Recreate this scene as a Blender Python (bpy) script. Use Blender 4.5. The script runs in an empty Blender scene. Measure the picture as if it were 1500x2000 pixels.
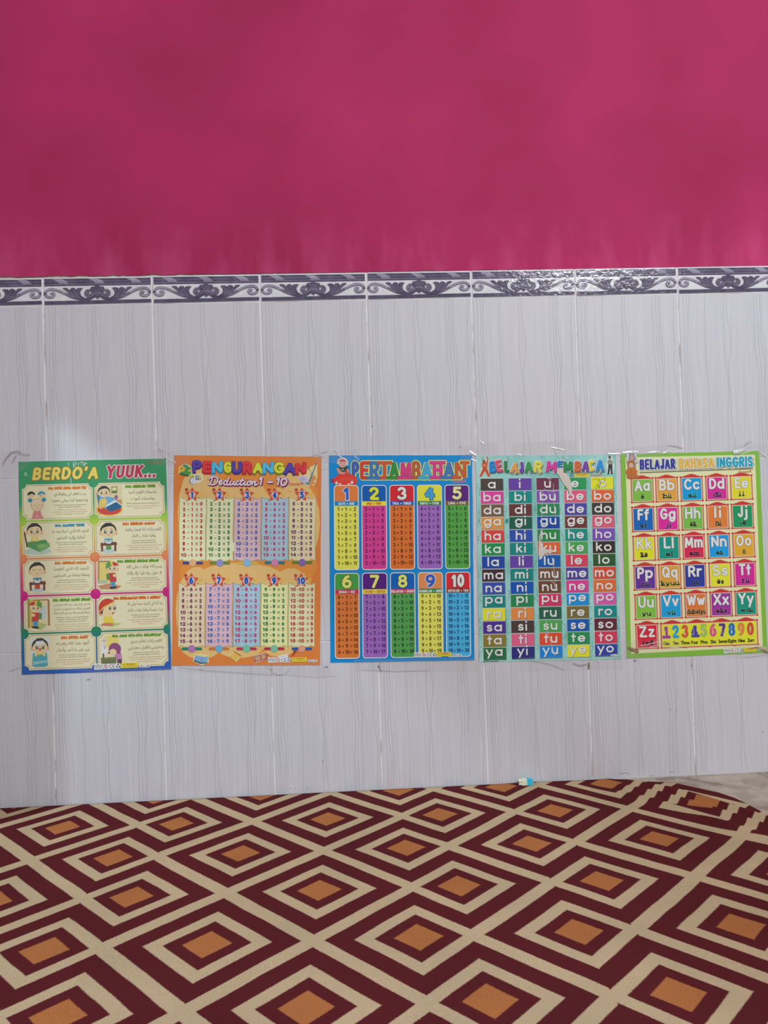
import bpy, math, random, unicodedata
from mathutils import Matrix, Vector

random.seed(7)
SC = bpy.context.scene
COL = SC.collection

# ------------------------------------------------------------------ camera
CAM = Vector((-0.0616, -1.8072, 0.627))
YAW, PITCH, ROLL = 0.0477, 0.0146, -0.0323
_fw = Vector((math.sin(YAW)*math.cos(PITCH), math.cos(YAW)*math.cos(PITCH), math.sin(PITCH)))
_rt = Vector((math.cos(YAW), -math.sin(YAW), 0))
_up = _rt.cross(_fw)
RT = _rt*math.cos(ROLL) + _up*math.sin(ROLL)
UP = -_rt*math.sin(ROLL) + _up*math.cos(ROLL)
cd = bpy.data.cameras.new('camera')
cd.sensor_fit = 'HORIZONTAL'; cd.sensor_width = 36; cd.lens = 36.0; cd.clip_start = 0.01
cam = bpy.data.objects.new('camera', cd); COL.objects.link(cam)
cam.matrix_world = Matrix(((RT.x, UP.x, -_fw.x, CAM.x), (RT.y, UP.y, -_fw.y, CAM.y), (RT.z, UP.z, -_fw.z, CAM.z), (0, 0, 0, 1)))
SC.camera = cam

# ------------------------------------------------------------------ light and exposure
w = bpy.data.worlds.new('world'); SC.world = w; w.use_nodes = True
bg = w.node_tree.nodes['Background']; bg.inputs[0].default_value = (0.90, 0.97, 1.0, 1); bg.inputs[1].default_value = 0.31

def area(name, loc, target, sx, sy, power, color):
    l = bpy.data.lights.new(name, 'AREA'); l.shape = 'RECTANGLE'; l.size = sx; l.size_y = sy
    l.energy = power; l.color = color
    o = bpy.data.objects.new(name, l); o.location = loc
    o.rotation_euler = (Vector(target)-Vector(loc)).to_track_quat('-Z', 'Y').to_euler()
    COL.objects.link(o); return o
area('window_light', (1.75, -3.5, 2.75), (0.4, 0, 0.8), 0.9, 0.5, 78, (0.94, 0.98, 1.0))
area('soft_fill_light', (-0.6, -4.2, 1.2), (0.1, 0, 0.4), 1.2, 1.8, 3, (1.0, 0.97, 0.93))  # weak fill lamp added behind the camera, not a real doorway
# daylight patch spot, shaped by an opening added in the unseen left wall
sl = bpy.data.lights.new('daylight_patch_spot', 'SPOT'); sl.energy = 235; sl.color = (0.72, 0.88, 1.0); sl.shadow_soft_size = 0.13
sl.spot_size = math.radians(44); sl.spot_blend = 0.3
so = bpy.data.objects.new('daylight_patch_spot', sl); COL.objects.link(so)
_d = Vector((0.33, 0.25, -0.246)).normalized(); so.location = Vector((-1.06, -0.25, 1.226))-_d*3.2
so.rotation_euler = (Vector((-1.06, -0.75, 0.6))-so.location).to_track_quat('-Z', 'Y').to_euler()

vs = SC.view_settings
vs.view_transform = 'Standard'; vs.look = 'None'; vs.exposure = 0.09; vs.gamma = 1; vs.use_curve_mapping = False

# ------------------------------------------------------------------ helpers
GAIN = 0.70          # light that reaches the wall: surface colour = seen colour / GAIN
def lin(c, g=None):
    g = g or GAIN
    out = []
    for v in c:
        v /= 255.0
        v = v/12.92 if v <= 0.04045 else ((v+0.055)/1.055)**2.4
        out.append(max(0.0015, min(0.93, v/g)))
    return (out[0], out[1], out[2], 1)

MATS = {}
def new_mat(name):
    m = bpy.data.materials.new(name); m.use_nodes = True
    return m, m.node_tree.nodes, m.node_tree.links, m.node_tree.nodes['Principled BSDF']

def paper_bump(n, l, b, strength=0.25):
    geo = n.new('ShaderNodeNewGeometry')
    nz = n.new('ShaderNodeTexNoise'); nz.inputs['Scale'].default_value = 14; nz.inputs['Detail'].default_value = 3
    l.new(geo.outputs['Position'], nz.inputs['Vector'])
    bp = n.new('ShaderNodeBump'); bp.inputs['Strength'].default_value = strength; bp.inputs['Distance'].default_value = 0.004
    l.new(nz.outputs['Fac'], bp.inputs['Height']); l.new(bp.outputs['Normal'], b.inputs['Normal'])

def ink(c):
    c = tuple(c)
    if c in MATS: return MATS[c]
    m, n, l, b = new_mat('print_%d_%d_%d' % c)
    b.inputs['Base Color'].default_value = lin(c); b.inputs['Roughness'].default_value = 0.42
    b.inputs['Specular IOR Level'].default_value = 0.3
    paper_bump(n, l, b)
    MATS[c] = m; return m

def plain(name, c, rough=0.6, spec=0.3, g=None):
    if name in MATS: return MATS[name]
    m, n, l, b = new_mat(name)
    b.inputs['Base Color'].default_value = lin(c, g); b.inputs['Roughness'].default_value = rough
    b.inputs['Specular IOR Level'].default_value = spec
    MATS[name] = m; return m

def wall_at(px, py, y=0.0):
    """A pixel of the 1500x2000 frame as the point of the plane y = const it falls on."""
    d = _fw*1500 + RT*(px-750) + UP*(1000-py)
    t = (y-CAM.y)/d.y
    return CAM + d*t
def floor_at(px, py, z=0.005):
    d = _fw*1500 + RT*(px-750) + UP*(1000-py)
    return CAM + d*((z-CAM.z)/d.z)

def link_mesh(name, verts, faces, mats, fm=None, parent=None, origin=None):
    o0 = Vector(origin) if origin is not None else Vector((0, 0, 0))
    me = bpy.data.meshes.new(name)
    me.from_pydata([tuple(Vector(v)-o0) for v in verts], [], faces)
    for m in mats: me.materials.append(m)
    if fm: me.polygons.foreach_set('material_index', fm)
    me.update()
    o = bpy.data.objects.new(name, me); COL.objects.link(o)
    if parent: o.parent = parent
    elif origin is not None: o.location = o0
    return o

def thing(name, label, cat, loc, group=None):
    o = bpy.data.objects.new(name, None); COL.objects.link(o); o.empty_display_size = 0.05
    o.location = loc; o['label'] = label; o['category'] = cat
    if group: o['group'] = group
    return o
def tag(o, label, cat, group=None):
    o['label'] = label; o['category'] = cat
    if group: o['group'] = group
    return o
def struct(o): o['kind'] = 'structure'; return o

def solve(A, b):
    n = len(b); M = [r[:]+[v] for r, v in zip(A, b)]
    for i in range(n):
        p = max(range(i, n), key=lambda r: abs(M[r][i])); M[i], M[p] = M[p], M[i]
        for r in range(n):
            if r != i:
                f = M[r][i]/M[i][i]
                for c in range(i, n+1): M[r][c] -= f*M[i][c]
    return [M[i][n]/M[i][i] for i in range(n)]
def homography(src, dst):
    A, b = [], []
    for (x, y), (u, v) in zip(src, dst):
        A.append([x, y, 1, 0, 0, 0, -u*x, -u*y]); b.append(u)
        A.append([0, 0, 0, x, y, 1, -v*x, -v*y]); b.append(v)
    h = solve(A, b)+[1]
    return lambda x, y: ((h[0]*x+h[1]*y+h[2])/(h[6]*x+h[7]*y+h[8]), (h[3]*x+h[4]*y+h[5])/(h[6]*x+h[7]*y+h[8]))

# ------------------------------------------------------------------ lettering
def arc(cx, cy, rx, ry, a0, a1, n=None):
    n = n or max(3, int(abs(a1-a0)/20))
    return [(cx+rx*math.cos(math.radians(a0+(a1-a0)*i/n)), cy+ry*math.sin(math.radians(a0+(a1-a0)*i/n))) for i in range(n+1)]
X = 0.68   # x-height of the stroke alphabet
def bowl(cx, r=0.34): return arc(cx, r, r, r, 0, 360)
S = {}
S['A'] = (.8, [[(0, 0), (.4, 1), (.8, 0)], [(.15, .32), (.65, .32)]])
S['B'] = (.62, [[(0, 0), (0, 1), (.32, 1)]+arc(.32, .76, .26, .24, 90, -90)+[(0, .52)], [(.32, .52)]+arc(.34, .26, .28, .26, 90, -90)+[(0, 0)]])
S['C'] = (.72, [arc(.4, .5, .4, .5, 48, 312)])
S['D'] = (.7, [[(0, 0), (0, 1), (.25, 1)]+arc(.25, .5, .45, .5, 90, -90)+[(0, 0)]])
S['E'] = (.55, [[(.55, 1), (0, 1), (0, 0), (.55, 0)], [(0, .52), (.48, .52)]])
S['F'] = (.52, [[(.52, 1), (0, 1), (0, 0)], [(0, .52), (.45, .52)]])
S['G'] = (.76, [arc(.4, .5, .4, .5, 48, 350)+[(.78, .45), (.45, .45)]])
S['H'] = (.66, [[(0, 0), (0, 1)], [(.66, 0), (.66, 1)], [(0, .52), (.66, .52)]])
S['I'] = (.02, [[(0, 0), (0, 1)]])
S['J'] = (.45, [[(.45, 1), (.45, .24)]+arc(.225, .24, .225, .24, 0, -170)])
S['K'] = (.64, [[(0, 0), (0, 1)], [(.6, 1), (.02, .45)], [(.2, .62), (.64, 0)]])
S['L'] = (.5, [[(0, 1), (0, 0), (.5, 0)]])
S['M'] = (.86, [[(0, 0), (.06, 1), (.43, .15), (.8, 1), (.86, 0)]])
S['N'] = (.66, [[(0, 0), (0, 1), (.66, 0), (.66, 1)]])
S['O'] = (.84, [arc(.42, .5, .42, .5, 0, 360)])
S['P'] = (.58, [[(0, 0), (0, 1), (.3, 1)]+arc(.3, .73, .28, .27, 90, -90)+[(0, .46)]])
S['Q'] = (.84, [arc(.42, .5, .42, .5, 0, 360), [(.52, .28), (.82, -.04)]])
S['R'] = (.62, [[(0, 0), (0, 1), (.32, 1)]+arc(.32, .74, .28, .26, 90, -90)+[(0, .48)], [(.3, .48), (.62, 0)]])
S['S'] = (.56, [arc(.28, .75, .27, .25, 30, 270)+arc(.28, .25, .28, .25, 90, -150)[1:]])
S['T'] = (.62, [[(0, 1), (.62, 1)], [(.31, 1), (.31, 0)]])
S['U'] = (.64, [[(0, 1), (0, .32)]+arc(.32, .32, .32, .32, 180, 360)+[(.64, 1)]])
S['V'] = (.74, [[(0, 1), (.37, 0), (.74, 1)]])
S['W'] = (1.06, [[(0, 1), (.27, 0), (.53, .95), (.79, 0), (1.06, 1)]])
S['X'] = (.7, [[(0, 0), (.68, 1)], [(.02, 1), (.7, 0)]])
S['Y'] = (.7, [[(0, 1), (.35, .46), (.7, 1)], [(.35, .46), (.35, 0)]])
S['Z'] = (.62, [[(.02, 1), (.6, 1), (0, 0), (.62, 0)]])
S['a'] = (.68, [bowl(.34), [(.68, X), (.68, 0)]])
S['b'] = (.68, [bowl(.34), [(0, 1), (0, 0)]])
S['c'] = (.58, [arc(.34, .34, .34, .34, 45, 315)])
S['d'] = (.68, [bowl(.34), [(.68, 1), (.68, 0)]])
S['e'] = (.68, [[(.02, .34), (.68, .34)]+arc(.34, .34, .34, .34, 0, 318)])
S['f'] = (.36, [arc(.34, .8, .2, .2, 75, 180)+[(.14, 0)], [(0, .66), (.34, .66)]])
S['g'] = (.68, [bowl(.34), [(.68, X), (.68, .02)]+arc(.35, .02, .33, .34, 0, -155)])
S['h'] = (.56, [[(0, 0), (0, 1)], [(0, .4)]+arc(.28, .4, .28, .28, 180, 0)+[(.56, 0)]])
S['i'] = (.02, [[(0, 0), (0, .64)], [(0, 1.04), (0, 1.06)]])
S['j'] = (.2, [[(.2, .64), (.2, -.16)]+arc(.02, -.16, .18, .18, 0, -100), [(.2, 1.04), (.2, 1.06)]])
S['k'] = (.52, [[(0, 0), (0, 1)], [(.46, X), (.02, .3)], [(.16, .42), (.52, 0)]])
S['l'] = (.02, [[(0, 0), (0, 1)]])
S['m'] = (.9, [[(0, 0), (0, X)], [(0, .45)]+arc(.225, .45, .225, .23, 180, 0)+[(.45, 0)], [(.45, .45)]+arc(.675, .45, .225, .23, 180, 0)+[(.9, 0)]])
S['n'] = (.56, [[(0, 0), (0, X)], [(0, .4)]+arc(.28, .4, .28, .28, 180, 0)+[(.56, 0)]])
S['o'] = (.68, [bowl(.34)])
S['p'] = (.68, [bowl(.34), [(0, X), (0, -.34)]])
S['q'] = (.68, [bowl(.34), [(.68, X), (.68, -.34)]])
S['r'] = (.32, [[(0, 0), (0, X)], [(0, .38)]+arc(.28, .38, .28, .3, 180, 75)])
S['s'] = (.44, [arc(.22, .51, .2, .17, 30, 270)+arc(.22, .17, .22, .17, 90, -150)[1:]])
S['t'] = (.34, [[(.15, .95), (.15, 0)], [(0, .66), (.34, .66)]])
S['u'] = (.56, [[(0, X), (0, .28)]+arc(.28, .28, .28, .28, 180, 360), [(.56, X), (.56, 0)]])
S['v'] = (.56, [[(0, X), (.28, 0), (.56, X)]])
S['w'] = (.84, [[(0, X), (.21, 0), (.42, .64), (.63, 0), (.84, X)]])
S['x'] = (.54, [[(0, 0), (.52, X)], [(.02, X), (.54, 0)]])
S['y'] = (.6, [[(0, X), (.3, 0)], [(.6, X), (.16, -.34)]])
S['z'] = (.48, [[(.02, X), (.46, X), (0, 0), (.48, 0)]])
S['0'] = (.6, [arc(.3, .5, .3, .5, 0, 360)])
S['1'] = (.26, [[(0, .78), (.22, 1), (.22, 0)]])
S['2'] = (.58, [arc(.29, .72, .28, .28, 165, -30)+[(0, 0), (.58, 0)]])
S['3'] = (.56, [arc(.27, .75, .25, .25, 150, -80)+arc(.27, .26, .29, .26, 85, -150)])
S['4'] = (.64, [[(.48, 0), (.48, 1), (0, .28), (.64, .28)]])
S['5'] = (.56, [[(.5, 1), (.1, 1), (.05, .55)]+arc(.26, .32, .3, .32, 120, -145)])
S['6'] = (.58, [arc(.29, .3, .29, .3, 0, 360), arc(.46, .36, .46, .64, 178, 100)])
S['7'] = (.56, [[(0, 1), (.56, 1), (.18, 0)]])
S['8'] = (.58, [arc(.29, .76, .25, .24, 0, 360), arc(.29, .27, .29, .27, 0, 360)])
S['9'] = (.58, [arc(.29, .7, .29, .3, 0, 360), arc(.12, .64, .46, .64, -2, -80)])
S['+'] = (.5, [[(0, .42), (.5, .42)], [(.25, .17), (.25, .67)]])
S['-'] = (.34, [[(0, .4), (.34, .4)]])
S['='] = (.46, [[(0, .3), (.46, .3)], [(0, .58), (.46, .58)]])
S['.'] = (.02, [[(0, 0), (0, .02)]])
S["'"] = (.02, [[(.02, 1), (0, .86)]])
S['!'] = (.02, [[(0, 1), (0, .3)], [(0, .0), (0, .1)]])
S['&'] = (.66, [[(.66, 0), (.16, .7)]+arc(.3, .8, .16, .2, 200, -20)+[(.08, .36)]+arc(.26, .22, .24, .22, 160, 350)+[(.6, .45)]])
S[' '] = (.22, [])

def ribbon(pts, w, closed=False):
    """Quad strip of width w along a polyline with mitred joins -> (verts, faces)."""
    P = [pts[0]]
    for p in pts[1:]:
        if math.hypot(p[0]-P[-1][0], p[1]-P[-1][1]) > 1e-6: P.append(p)
    if len(P) > 2 and math.hypot(P[0][0]-P[-1][0], P[0][1]-P[-1][1]) < 1e-5: P.pop(); closed = True
    n = len(P)
    if n < 2: return [], []
    V, F = [], []
    ins, outs = [], []
    def nrm(p, q):
        dx, dy = q[0]-p[0], q[1]-p[1]; L = math.hypot(dx, dy) or 1
        return -dy/L, dx/L
    for i in range(n):
        a = P[i-1] if (i > 0 or closed) else None
        c = P[(i+1) % n] if (i < n-1 or closed) else None
        b = P[i]
        n1 = nrm(a, b) if a else nrm(b, c)
        n2 = nrm(b, c) if c else n1
        mx, my = n1[0]+n2[0], n1[1]+n2[1]; L = math.hypot(mx, my)
        dot = L/2
        o = len(V)
        if dot < .72:            # sharp corner: cut it off square
            V += [(b[0]+n1[0]*w/2, b[1]+n1[1]*w/2), (b[0]-n1[0]*w/2, b[1]-n1[1]*w/2), (b[0]+n2[0]*w/2, b[1]+n2[1]*w/2), (b[0]-n2[0]*w/2, b[1]-n2[1]*w/2), b]
            F.append((o+4, o, o+2) if n1[0]*n2[1]-n1[1]*n2[0] < 0 else (o+4, o+3, o+1))
            ins.append((o, o+1)); outs.append((o+2, o+3))
        else:
            k = 1/dot; mx, my = mx/L, my/L
            V += [(b[0]+mx*w/2*k, b[1]+my*w/2*k), (b[0]-mx*w/2*k, b[1]-my*w/2*k)]
            ins.append((o, o+1)); outs.append((o, o+1))
    for i in range(n if closed else n-1):
        j = (i+1) % n
        F.append((outs[i][0], outs[i][1], ins[j][1], ins[j][0]))
    return V, F

LIFT = 5e-7
def lifted(V, F, start=0):
    """Triangles, each on its own sliver of height, so that strokes crossing themselves never share a plane."""
    VV, FF = [], []; k = start
    for f in F:
        for t in ((f[0], f[1], f[2]), (f[0], f[2], f[3])) if len(f) == 4 else (f,):
            o = len(VV); VV += [(V[i][0], V[i][1], k*LIFT) for i in t]; FF.append((o, o+1, o+2)); k += 1
    return VV, FF

BF = {}
def font_mesh(s):
    """Text in the built-in font as (verts, faces, border edges, width), cap height 1."""
    if s in BF: return BF[s]
    def raw(t):
        c = bpy.data.curves.new('lettering', 'FONT'); c.body = t; c.size = 1; c.resolution_u = 3; c.fill_mode = 'FRONT'
        o = bpy.data.objects.new('lettering', c); COL.objects.link(o)
        dg = bpy.context.evaluated_depsgraph_get(); e = o.evaluated_get(dg); me = e.to_mesh()
        V = [(v.co.x, v.co.y) for v in me.vertices]; F = [tuple(p.vertices) for p in me.polygons]
        e.to_mesh_clear(); bpy.data.objects.remove(o); bpy.data.curves.remove(c)
        return V, F
    if '_h' not in BF:
        V, _ = raw('H'); BF['_h'] = max(v[1] for v in V)
    V, F = raw(s); k = 1/BF['_h']
    if not V: BF[s] = ([], [], [], 0); return BF[s]
    x0 = min(v[0] for v in V)
    V = [((x-x0)*k, y*k) for x, y in V]
    nxt = {}
    seen = set()
    for f in F:
        A = sum(V[f[i]][0]*V[f[(i+1) % len(f)]][1]-V[f[(i+1) % len(f)]][0]*V[f[i]][1] for i in range(len(f)))
        g = f if A > 0 else f[::-1]
        for i in range(len(g)): seen.add((g[i], g[(i+1) % len(g)]))
    for p, q in seen:
        if (q, p) not in seen: nxt.setdefault(p, []).append(q)
    E = []
    while nxt:
        st = next(iter(nxt)); L = [st]; cur = st
        while cur in nxt:
            q = nxt[cur].pop()
            if not nxt[cur]: del nxt[cur]
            if q == st: break
            L.append(q); cur = q
        if len(L) > 2: E.append(L)
    BF[s] = (V, F, E, max(v[0] for v in V)); return BF[s]

FORMS = {}
for cp in range(0xFE80, 0xFEFD):
    d = unicodedata.decomposition(chr(cp)).split()
    if len(d) >= 2: FORMS.setdefault(''.join(chr(int(h, 16)) for h in d[1:]), {})[d[0].strip('<>')] = chr(cp)
def arabic(s):
    """Joined letter forms in visual order."""
    out = []; i = 0; prev = False
    units = []
    while i < len(s):
        if s[i:i+2] in FORMS: units.append(s[i:i+2]); i += 2
        else: units.append(s[i]); i += 1
    for k, u in enumerate(units):
        f = FORMS.get(u)
        if not f: out.append(u); prev = False; continue
        nxt = k+1 < len(units) and units[k+1] in FORMS and len(FORMS[units[k+1]]) > 1
        fwd = 'initial' in f and nxt
        form = 'medial' if (prev and fwd and 'medial' in f) else 'initial' if (fwd and not prev) else 'final' if (prev and 'final' in f) else 'isolated'
        out.append(f.get(form, f.get('isolated', u))); prev = fwd
    return ''.join(reversed(out))

# ------------------------------------------------------------------ printed artwork
STEP = 0.000015
class Ink:
    """Flat printed shapes in a sheet's own coordinates (x right, y down), each call one thin layer above the last."""
    def __init__(self, poster, base): self.p = poster; self.z = self.z0 = base; self.hold = False; self.V = []; self.F = []; self.M = []; self.mats = []
    def mi(self, c):
        m = c if isinstance(c, bpy.types.Material) else ink(c)
        if m not in self.mats: self.mats.append(m)
        return self.mats.index(m)
    def add(self, V, F, c, up=True):
        if not F: return
        if up: self.z += STEP
        o = len(self.V); k = self.mi(c)
        self.V += [(v[0], v[1], self.z+(v[2] if len(v) > 2 else 0)) for v in V]
        if len(V[0]) > 2: self.z += max(v[2] for v in V)
        self.F += [tuple(i+o for i in f) for f in F]; self.M += [k]*len(F)
    def poly(self, pts, c): self.add(pts, [tuple(range(len(pts)))], c)
    def rect(self, x0, y0, x1, y1, c): self.poly([(x0, y0), (x1, y0), (x1, y1), (x0, y1)], c)
    def rrect(self, x0, y0, x1, y1, r, c, rb=None):
        rb = r if rb is None else rb
        pts = []
        for cx, cy, a, q in ((x1-r, y0+r, -90, r), (x1-rb, y1-rb, 0, rb), (x0+rb, y1-rb, 90, rb), (x0+r, y0+r, 180, r)):
            pts += arc(cx, cy, q, q, a, a+90, 5) if q > 0 else [(cx, cy)]
        self.poly(pts, c)
    def ell(self, cx, cy, rx, ry, c, a0=0, a1=360): self.poly(arc(cx, cy, rx, ry, a0, a1, 18)[:-1 if a1-a0 == 360 else None], c)
    def star(self, cx, cy, r, c, inner=.5, n=5, rot=-90):
        self.poly([(cx+(r if i % 2 == 0 else r*inner)*math.cos(math.radians(rot+i*180/n)), cy+(r if i % 2 == 0 else r*inner)*math.sin(math.radians(rot+i*180/n))) for i in range(2*n)], c)
    def line(self, pts, w, c, closed=False):
        if self.hold: self.z = self.z0
        V, F = lifted(*ribbon(pts, w, closed)); self.add(V, F, c)
    def text(self, s, x, y, h, c, align='c', w=None, font='B', t=.14, bold=0, shear=0, rot=0, out=None, gap=.22, sx=1.0, slab=0, cap=1.0):
        """y is the baseline, h the cap height; w squeezes or stretches to a width; out = [(colour, radius), ...] from the back; returns the width."""
        runs = []
        if self.hold: self.z = self.z0
        if font == 'B':
            V, F, E, wd = font_mesh(s); k = h*sx
            if w and wd: k = w/wd
            W = wd*k
            base = [(v[0]*k, v[1]*h) for v in V]
            for col, r in (out or [])+[(c, bold)]:
                vv = list(base); ff = list(F)
                if r > 0:
                    for L in E:
                        m = len(L); o = len(vv); pts = [base[i] for i in L]
                        hole = sum(pts[i-1][0]*pts[i][1]-pts[i][0]*pts[i-1][1] for i in range(m)) < 0
                        r_ = r; r = r*.25 if hole else r
                        for i in range(m):
                            p, q, u = pts[i-1], pts[i], pts[(i+1) % m]
                            def nr(e, f):
                                L_ = math.hypot(f[0]-e[0], f[1]-e[1]) or 1
                                return (f[1]-e[1])/L_, -(f[0]-e[0])/L_
                            n1, n2 = nr(p, q), nr(q, u); mx, my = n1[0]+n2[0], n1[1]+n2[1]; ml = math.hypot(mx, my)
                            if ml < 1e-6: mx, my, ml = n1[0], n1[1], 1
                            mx, my = mx/ml, my/ml; kk = r/max(.5, mx*n1[0]+my*n1[1])
                            vv += [q, (q[0]+mx*kk, q[1]+my*kk)]
                        ff += [(o+2*i, o+2*i+1, o+2*((i+1) % m)+1, o+2*((i+1) % m)) for i in range(m)]; r = r_
                runs.append((vv, ff, col))
        else:
            T = t*h; g = gap*h*sx
            n = len(s); nat = sum(S[ch][0] for ch in s)*h*sx + n*T + (n-1)*g
            k = 1.0
            if w: k = max(.05, (w-n*T)/max(1e-6, nat-n*T))
            W = w or nat
            letters = []; cx = 0
            for ch in s:
                gw, L = S[ch]; strokes = []
                for st in L: strokes.append([(cx+T/2+px*h*sx*k, T/2+py*(h-T)) for px, py in st])
                if slab and L:
                    seen = set()
                    for st in L:
                        for px, py in (st[0], st[-1]):
                            if (py in (0, 1)) and (round(px, 2), py) not in seen and ch not in 'BDPO':
                                seen.add((round(px, 2), py)); X0 = cx+T/2+px*h*sx*k; Y0 = T/2+py*(h-T)
                                strokes.append([(X0-slab*T, Y0), (X0+slab*T, Y0)])
                letters.append(strokes); cx += gw*h*sx*k + T + g*k
            for col, r in (out or [])+[(c, bold)]:
                vv, ff = [], []
                for li, strokes in enumerate(letters):
                    cnt = 90*(li % 2)
                    for st in strokes:
                        if math.hypot(st[0][0]-st[-1][0], st[0][1]-st[-1][1]) > 1e-5:
                            def ext(a, b, d=T/2*cap+r):
                                L = math.hypot(a[0]-b[0], a[1]-b[1]) or 1
                                return (a[0]+(a[0]-b[0])/L*d, a[1]+(a[1]-b[1])/L*d)
                            st = [ext(st[0], st[1])]+st[1:-1]+[ext(st[-1], st[-2])]
                        RV, RF = ribbon(st, T+2*r); RV, RF = lifted(RV, RF, cnt); cnt += len(RF)
                        o = len(vv); vv += RV; ff += [tuple(i+o for i in f) for f in RF]
                runs.append((vv, ff, col))
        ox = {'c': -W/2, 'l': 0, 'r': -W}[align]
        ca, sa = math.cos(math.radians(rot)), math.sin(math.radians(rot))
        for vv, ff, col in runs:
            Q = []
            for v in vv:
                px, py = v[0]+ox+shear*v[1], -v[1]
                Q.append((x+px*ca-py*sa, y+px*sa+py*ca, v[2] if len(v) > 2 else 0))
            self.add(Q, ff, col)
        return W
    def build(self, name, parent, label=None):
        p = self.p; verts = []
        for x, y, z in self.V:
            X_, Z_ = p.to_wall(x, y); verts.append((X_, -p.depth-z, Z_))
        o = link_mesh(name, verts, self.F, self.mats, self.M, parent, p.root.location)
        if label: o['label'] = label
        return o

class Poster:
    def __init__(self, name, label, corners, size, depth=0.0014):
        self.W, self.H = size; self.depth = depth
        q = [wall_at(*c) for c in corners]
        self.to_wall = homography([(0, 0), (self.W, 0), (self.W, self.H), (0, self.H)], [(v.x, v.z) for v in q])
        bx, bz = self.to_wall(self.W/2, self.H)
        self.root = thing(name, label, 'poster', (bx, -0.0004, bz), 'learning posters taped in a row on the tiled wall')
        self.px_to = homography(corners, [(0, 0), (self.W, 0), (self.W, self.H), (0, self.H)])
    def sheet(self, mat, extra=None):
        """Paper with thickness, slightly wavy free edges, printed ground on its face."""
        W, H = self.W, self.H; r = random.Random(int(W*H))
        edge = []
        N = 24
        for i in range(N): edge.append((W*i/N, r.uniform(-.25, .25)))
        for i in range(N): edge.append((W+r.uniform(-.25, .25), H*i/N))
        for i in range(N): edge.append((W-W*i/N, H+r.uniform(-.25, .25)))
        for i in range(N): edge.append((r.uniform(-.25, .25), H-H*i/N))
        n = len(edge); V = []; 
        for d in (self.depth, 0.0005):
            for x, y in edge:
                X_, Z_ = self.to_wall(x, y); V.append((X_, -d, Z_))
        F = [tuple(range(n-1, -1, -1)), tuple(range(n, 2*n))]+[(i, (i+1) % n, n+(i+1) % n, n+i) for i in range(n)]
        paper = ink((225, 222, 220))
        fm = [0, 1]+[1]*n
        o = link_mesh('sheet', V, F, [mat, paper], fm, self.root, self.root.location)
        return o

def safety(I, x, y, s, code, tail=False):
    """Row of small printed marks along a poster's foot: bar code, age ring, CE, recycling, yellow notice, order code."""
    k = s
    white = (222, 220, 222); grey = (120, 120, 125); dk = (60, 60, 62)
    if not tail: I.rect(x, y, x+15*k, y+11*k, white)
    for i in range(0 if tail else 7): I.rect(x+(1+2*i)*k, y+2.5*k, x+(2+2*i)*k, y+(9 if i % 3 else 7)*k, grey)
    if not tail:
        I.text('888', x+7*k, y+2.2*k, 1.5*k, grey)
        I.rect(x+16*k, y+1*k, x+48*k, y+10.5*k, white)
        I.line(arc(x+21.5*k, y+5.7*k, 3.3*k, 3.3*k, 0, 360), .9*k, (180, 60, 70)); I.line([(x+19.3*k, y+3.4*k), (x+23.7*k, y+8*k)], .9*k, (180, 60, 70))
        I.ell(x+21.5*k, y+5.7*k, 1.2*k, 1.4*k, (120, 110, 115))
        I.line(arc(x+31*k, y+5.7*k, 3*k, 3*k, -60, -300), .9*k, dk); I.line(arc(x+37*k, y+5.7*k, 3*k, 3*k, -60, -300), .9*k, dk); I.line([(x+34.2*k, y+5.7*k), (x+36.8*k, y+5.7*k)], .8*k, dk)
    cx, cy = x+44*k, y+5.9*k
    for a in (-90, 30, 150):
        p = [(cx+3.2*k*math.cos(math.radians(a+q)), cy+3.2*k*math.sin(math.radians(a+q))) for q in (-38, 38)]
        I.line(p, 1.7*k, dk)
    I.rect(x+49.5*k, y+.5*k, x+81*k, y+9.8*k, (225, 195, 60))
    I.poly([(x+54*k, y+1.5*k), (x+55.6*k, y+4.2*k), (x+52.4*k, y+4.2*k)], (150, 110, 30))
    I.text('Peringatan !', x+67*k, y+4*k, 2.4*k, (175, 80, 30), w=19*k, bold=.15)
    for i in range(2): I.line([(x+52*k, y+(6+1.7*i)*k), (x+79*k, y+(6+1.7*i)*k)], .5*k, (150, 120, 40))
    if code:
        I.rect(x+83*k, y+5*k, x+103*k, y+10*k, white); I.text(code, x+93*k, y+9*k, 3*k, dk, w=17*k, bold=.12)
def signature(I, x, y, w, c):
    I.text('Doncis', x, y, 4.2, c, align='l', w=w*.7, shear=.3, bold=.12); I.text('R', x+w*.76, y, 4.8, c, align='l', w=w*.2, shear=.25, bold=.12)
    I.line([(x+1, y+1.3), (x+w*.75, y+1.1)], .5, c)


# ------------------------------------------------------------------ the wall
Z0 = 0.5288+0.627            # underside of the patterned border
TW, TH, BH = 0.25, 0.40, 0.0655
XL, XR, ZT = -1.06, 2.0, 2.9

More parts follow.
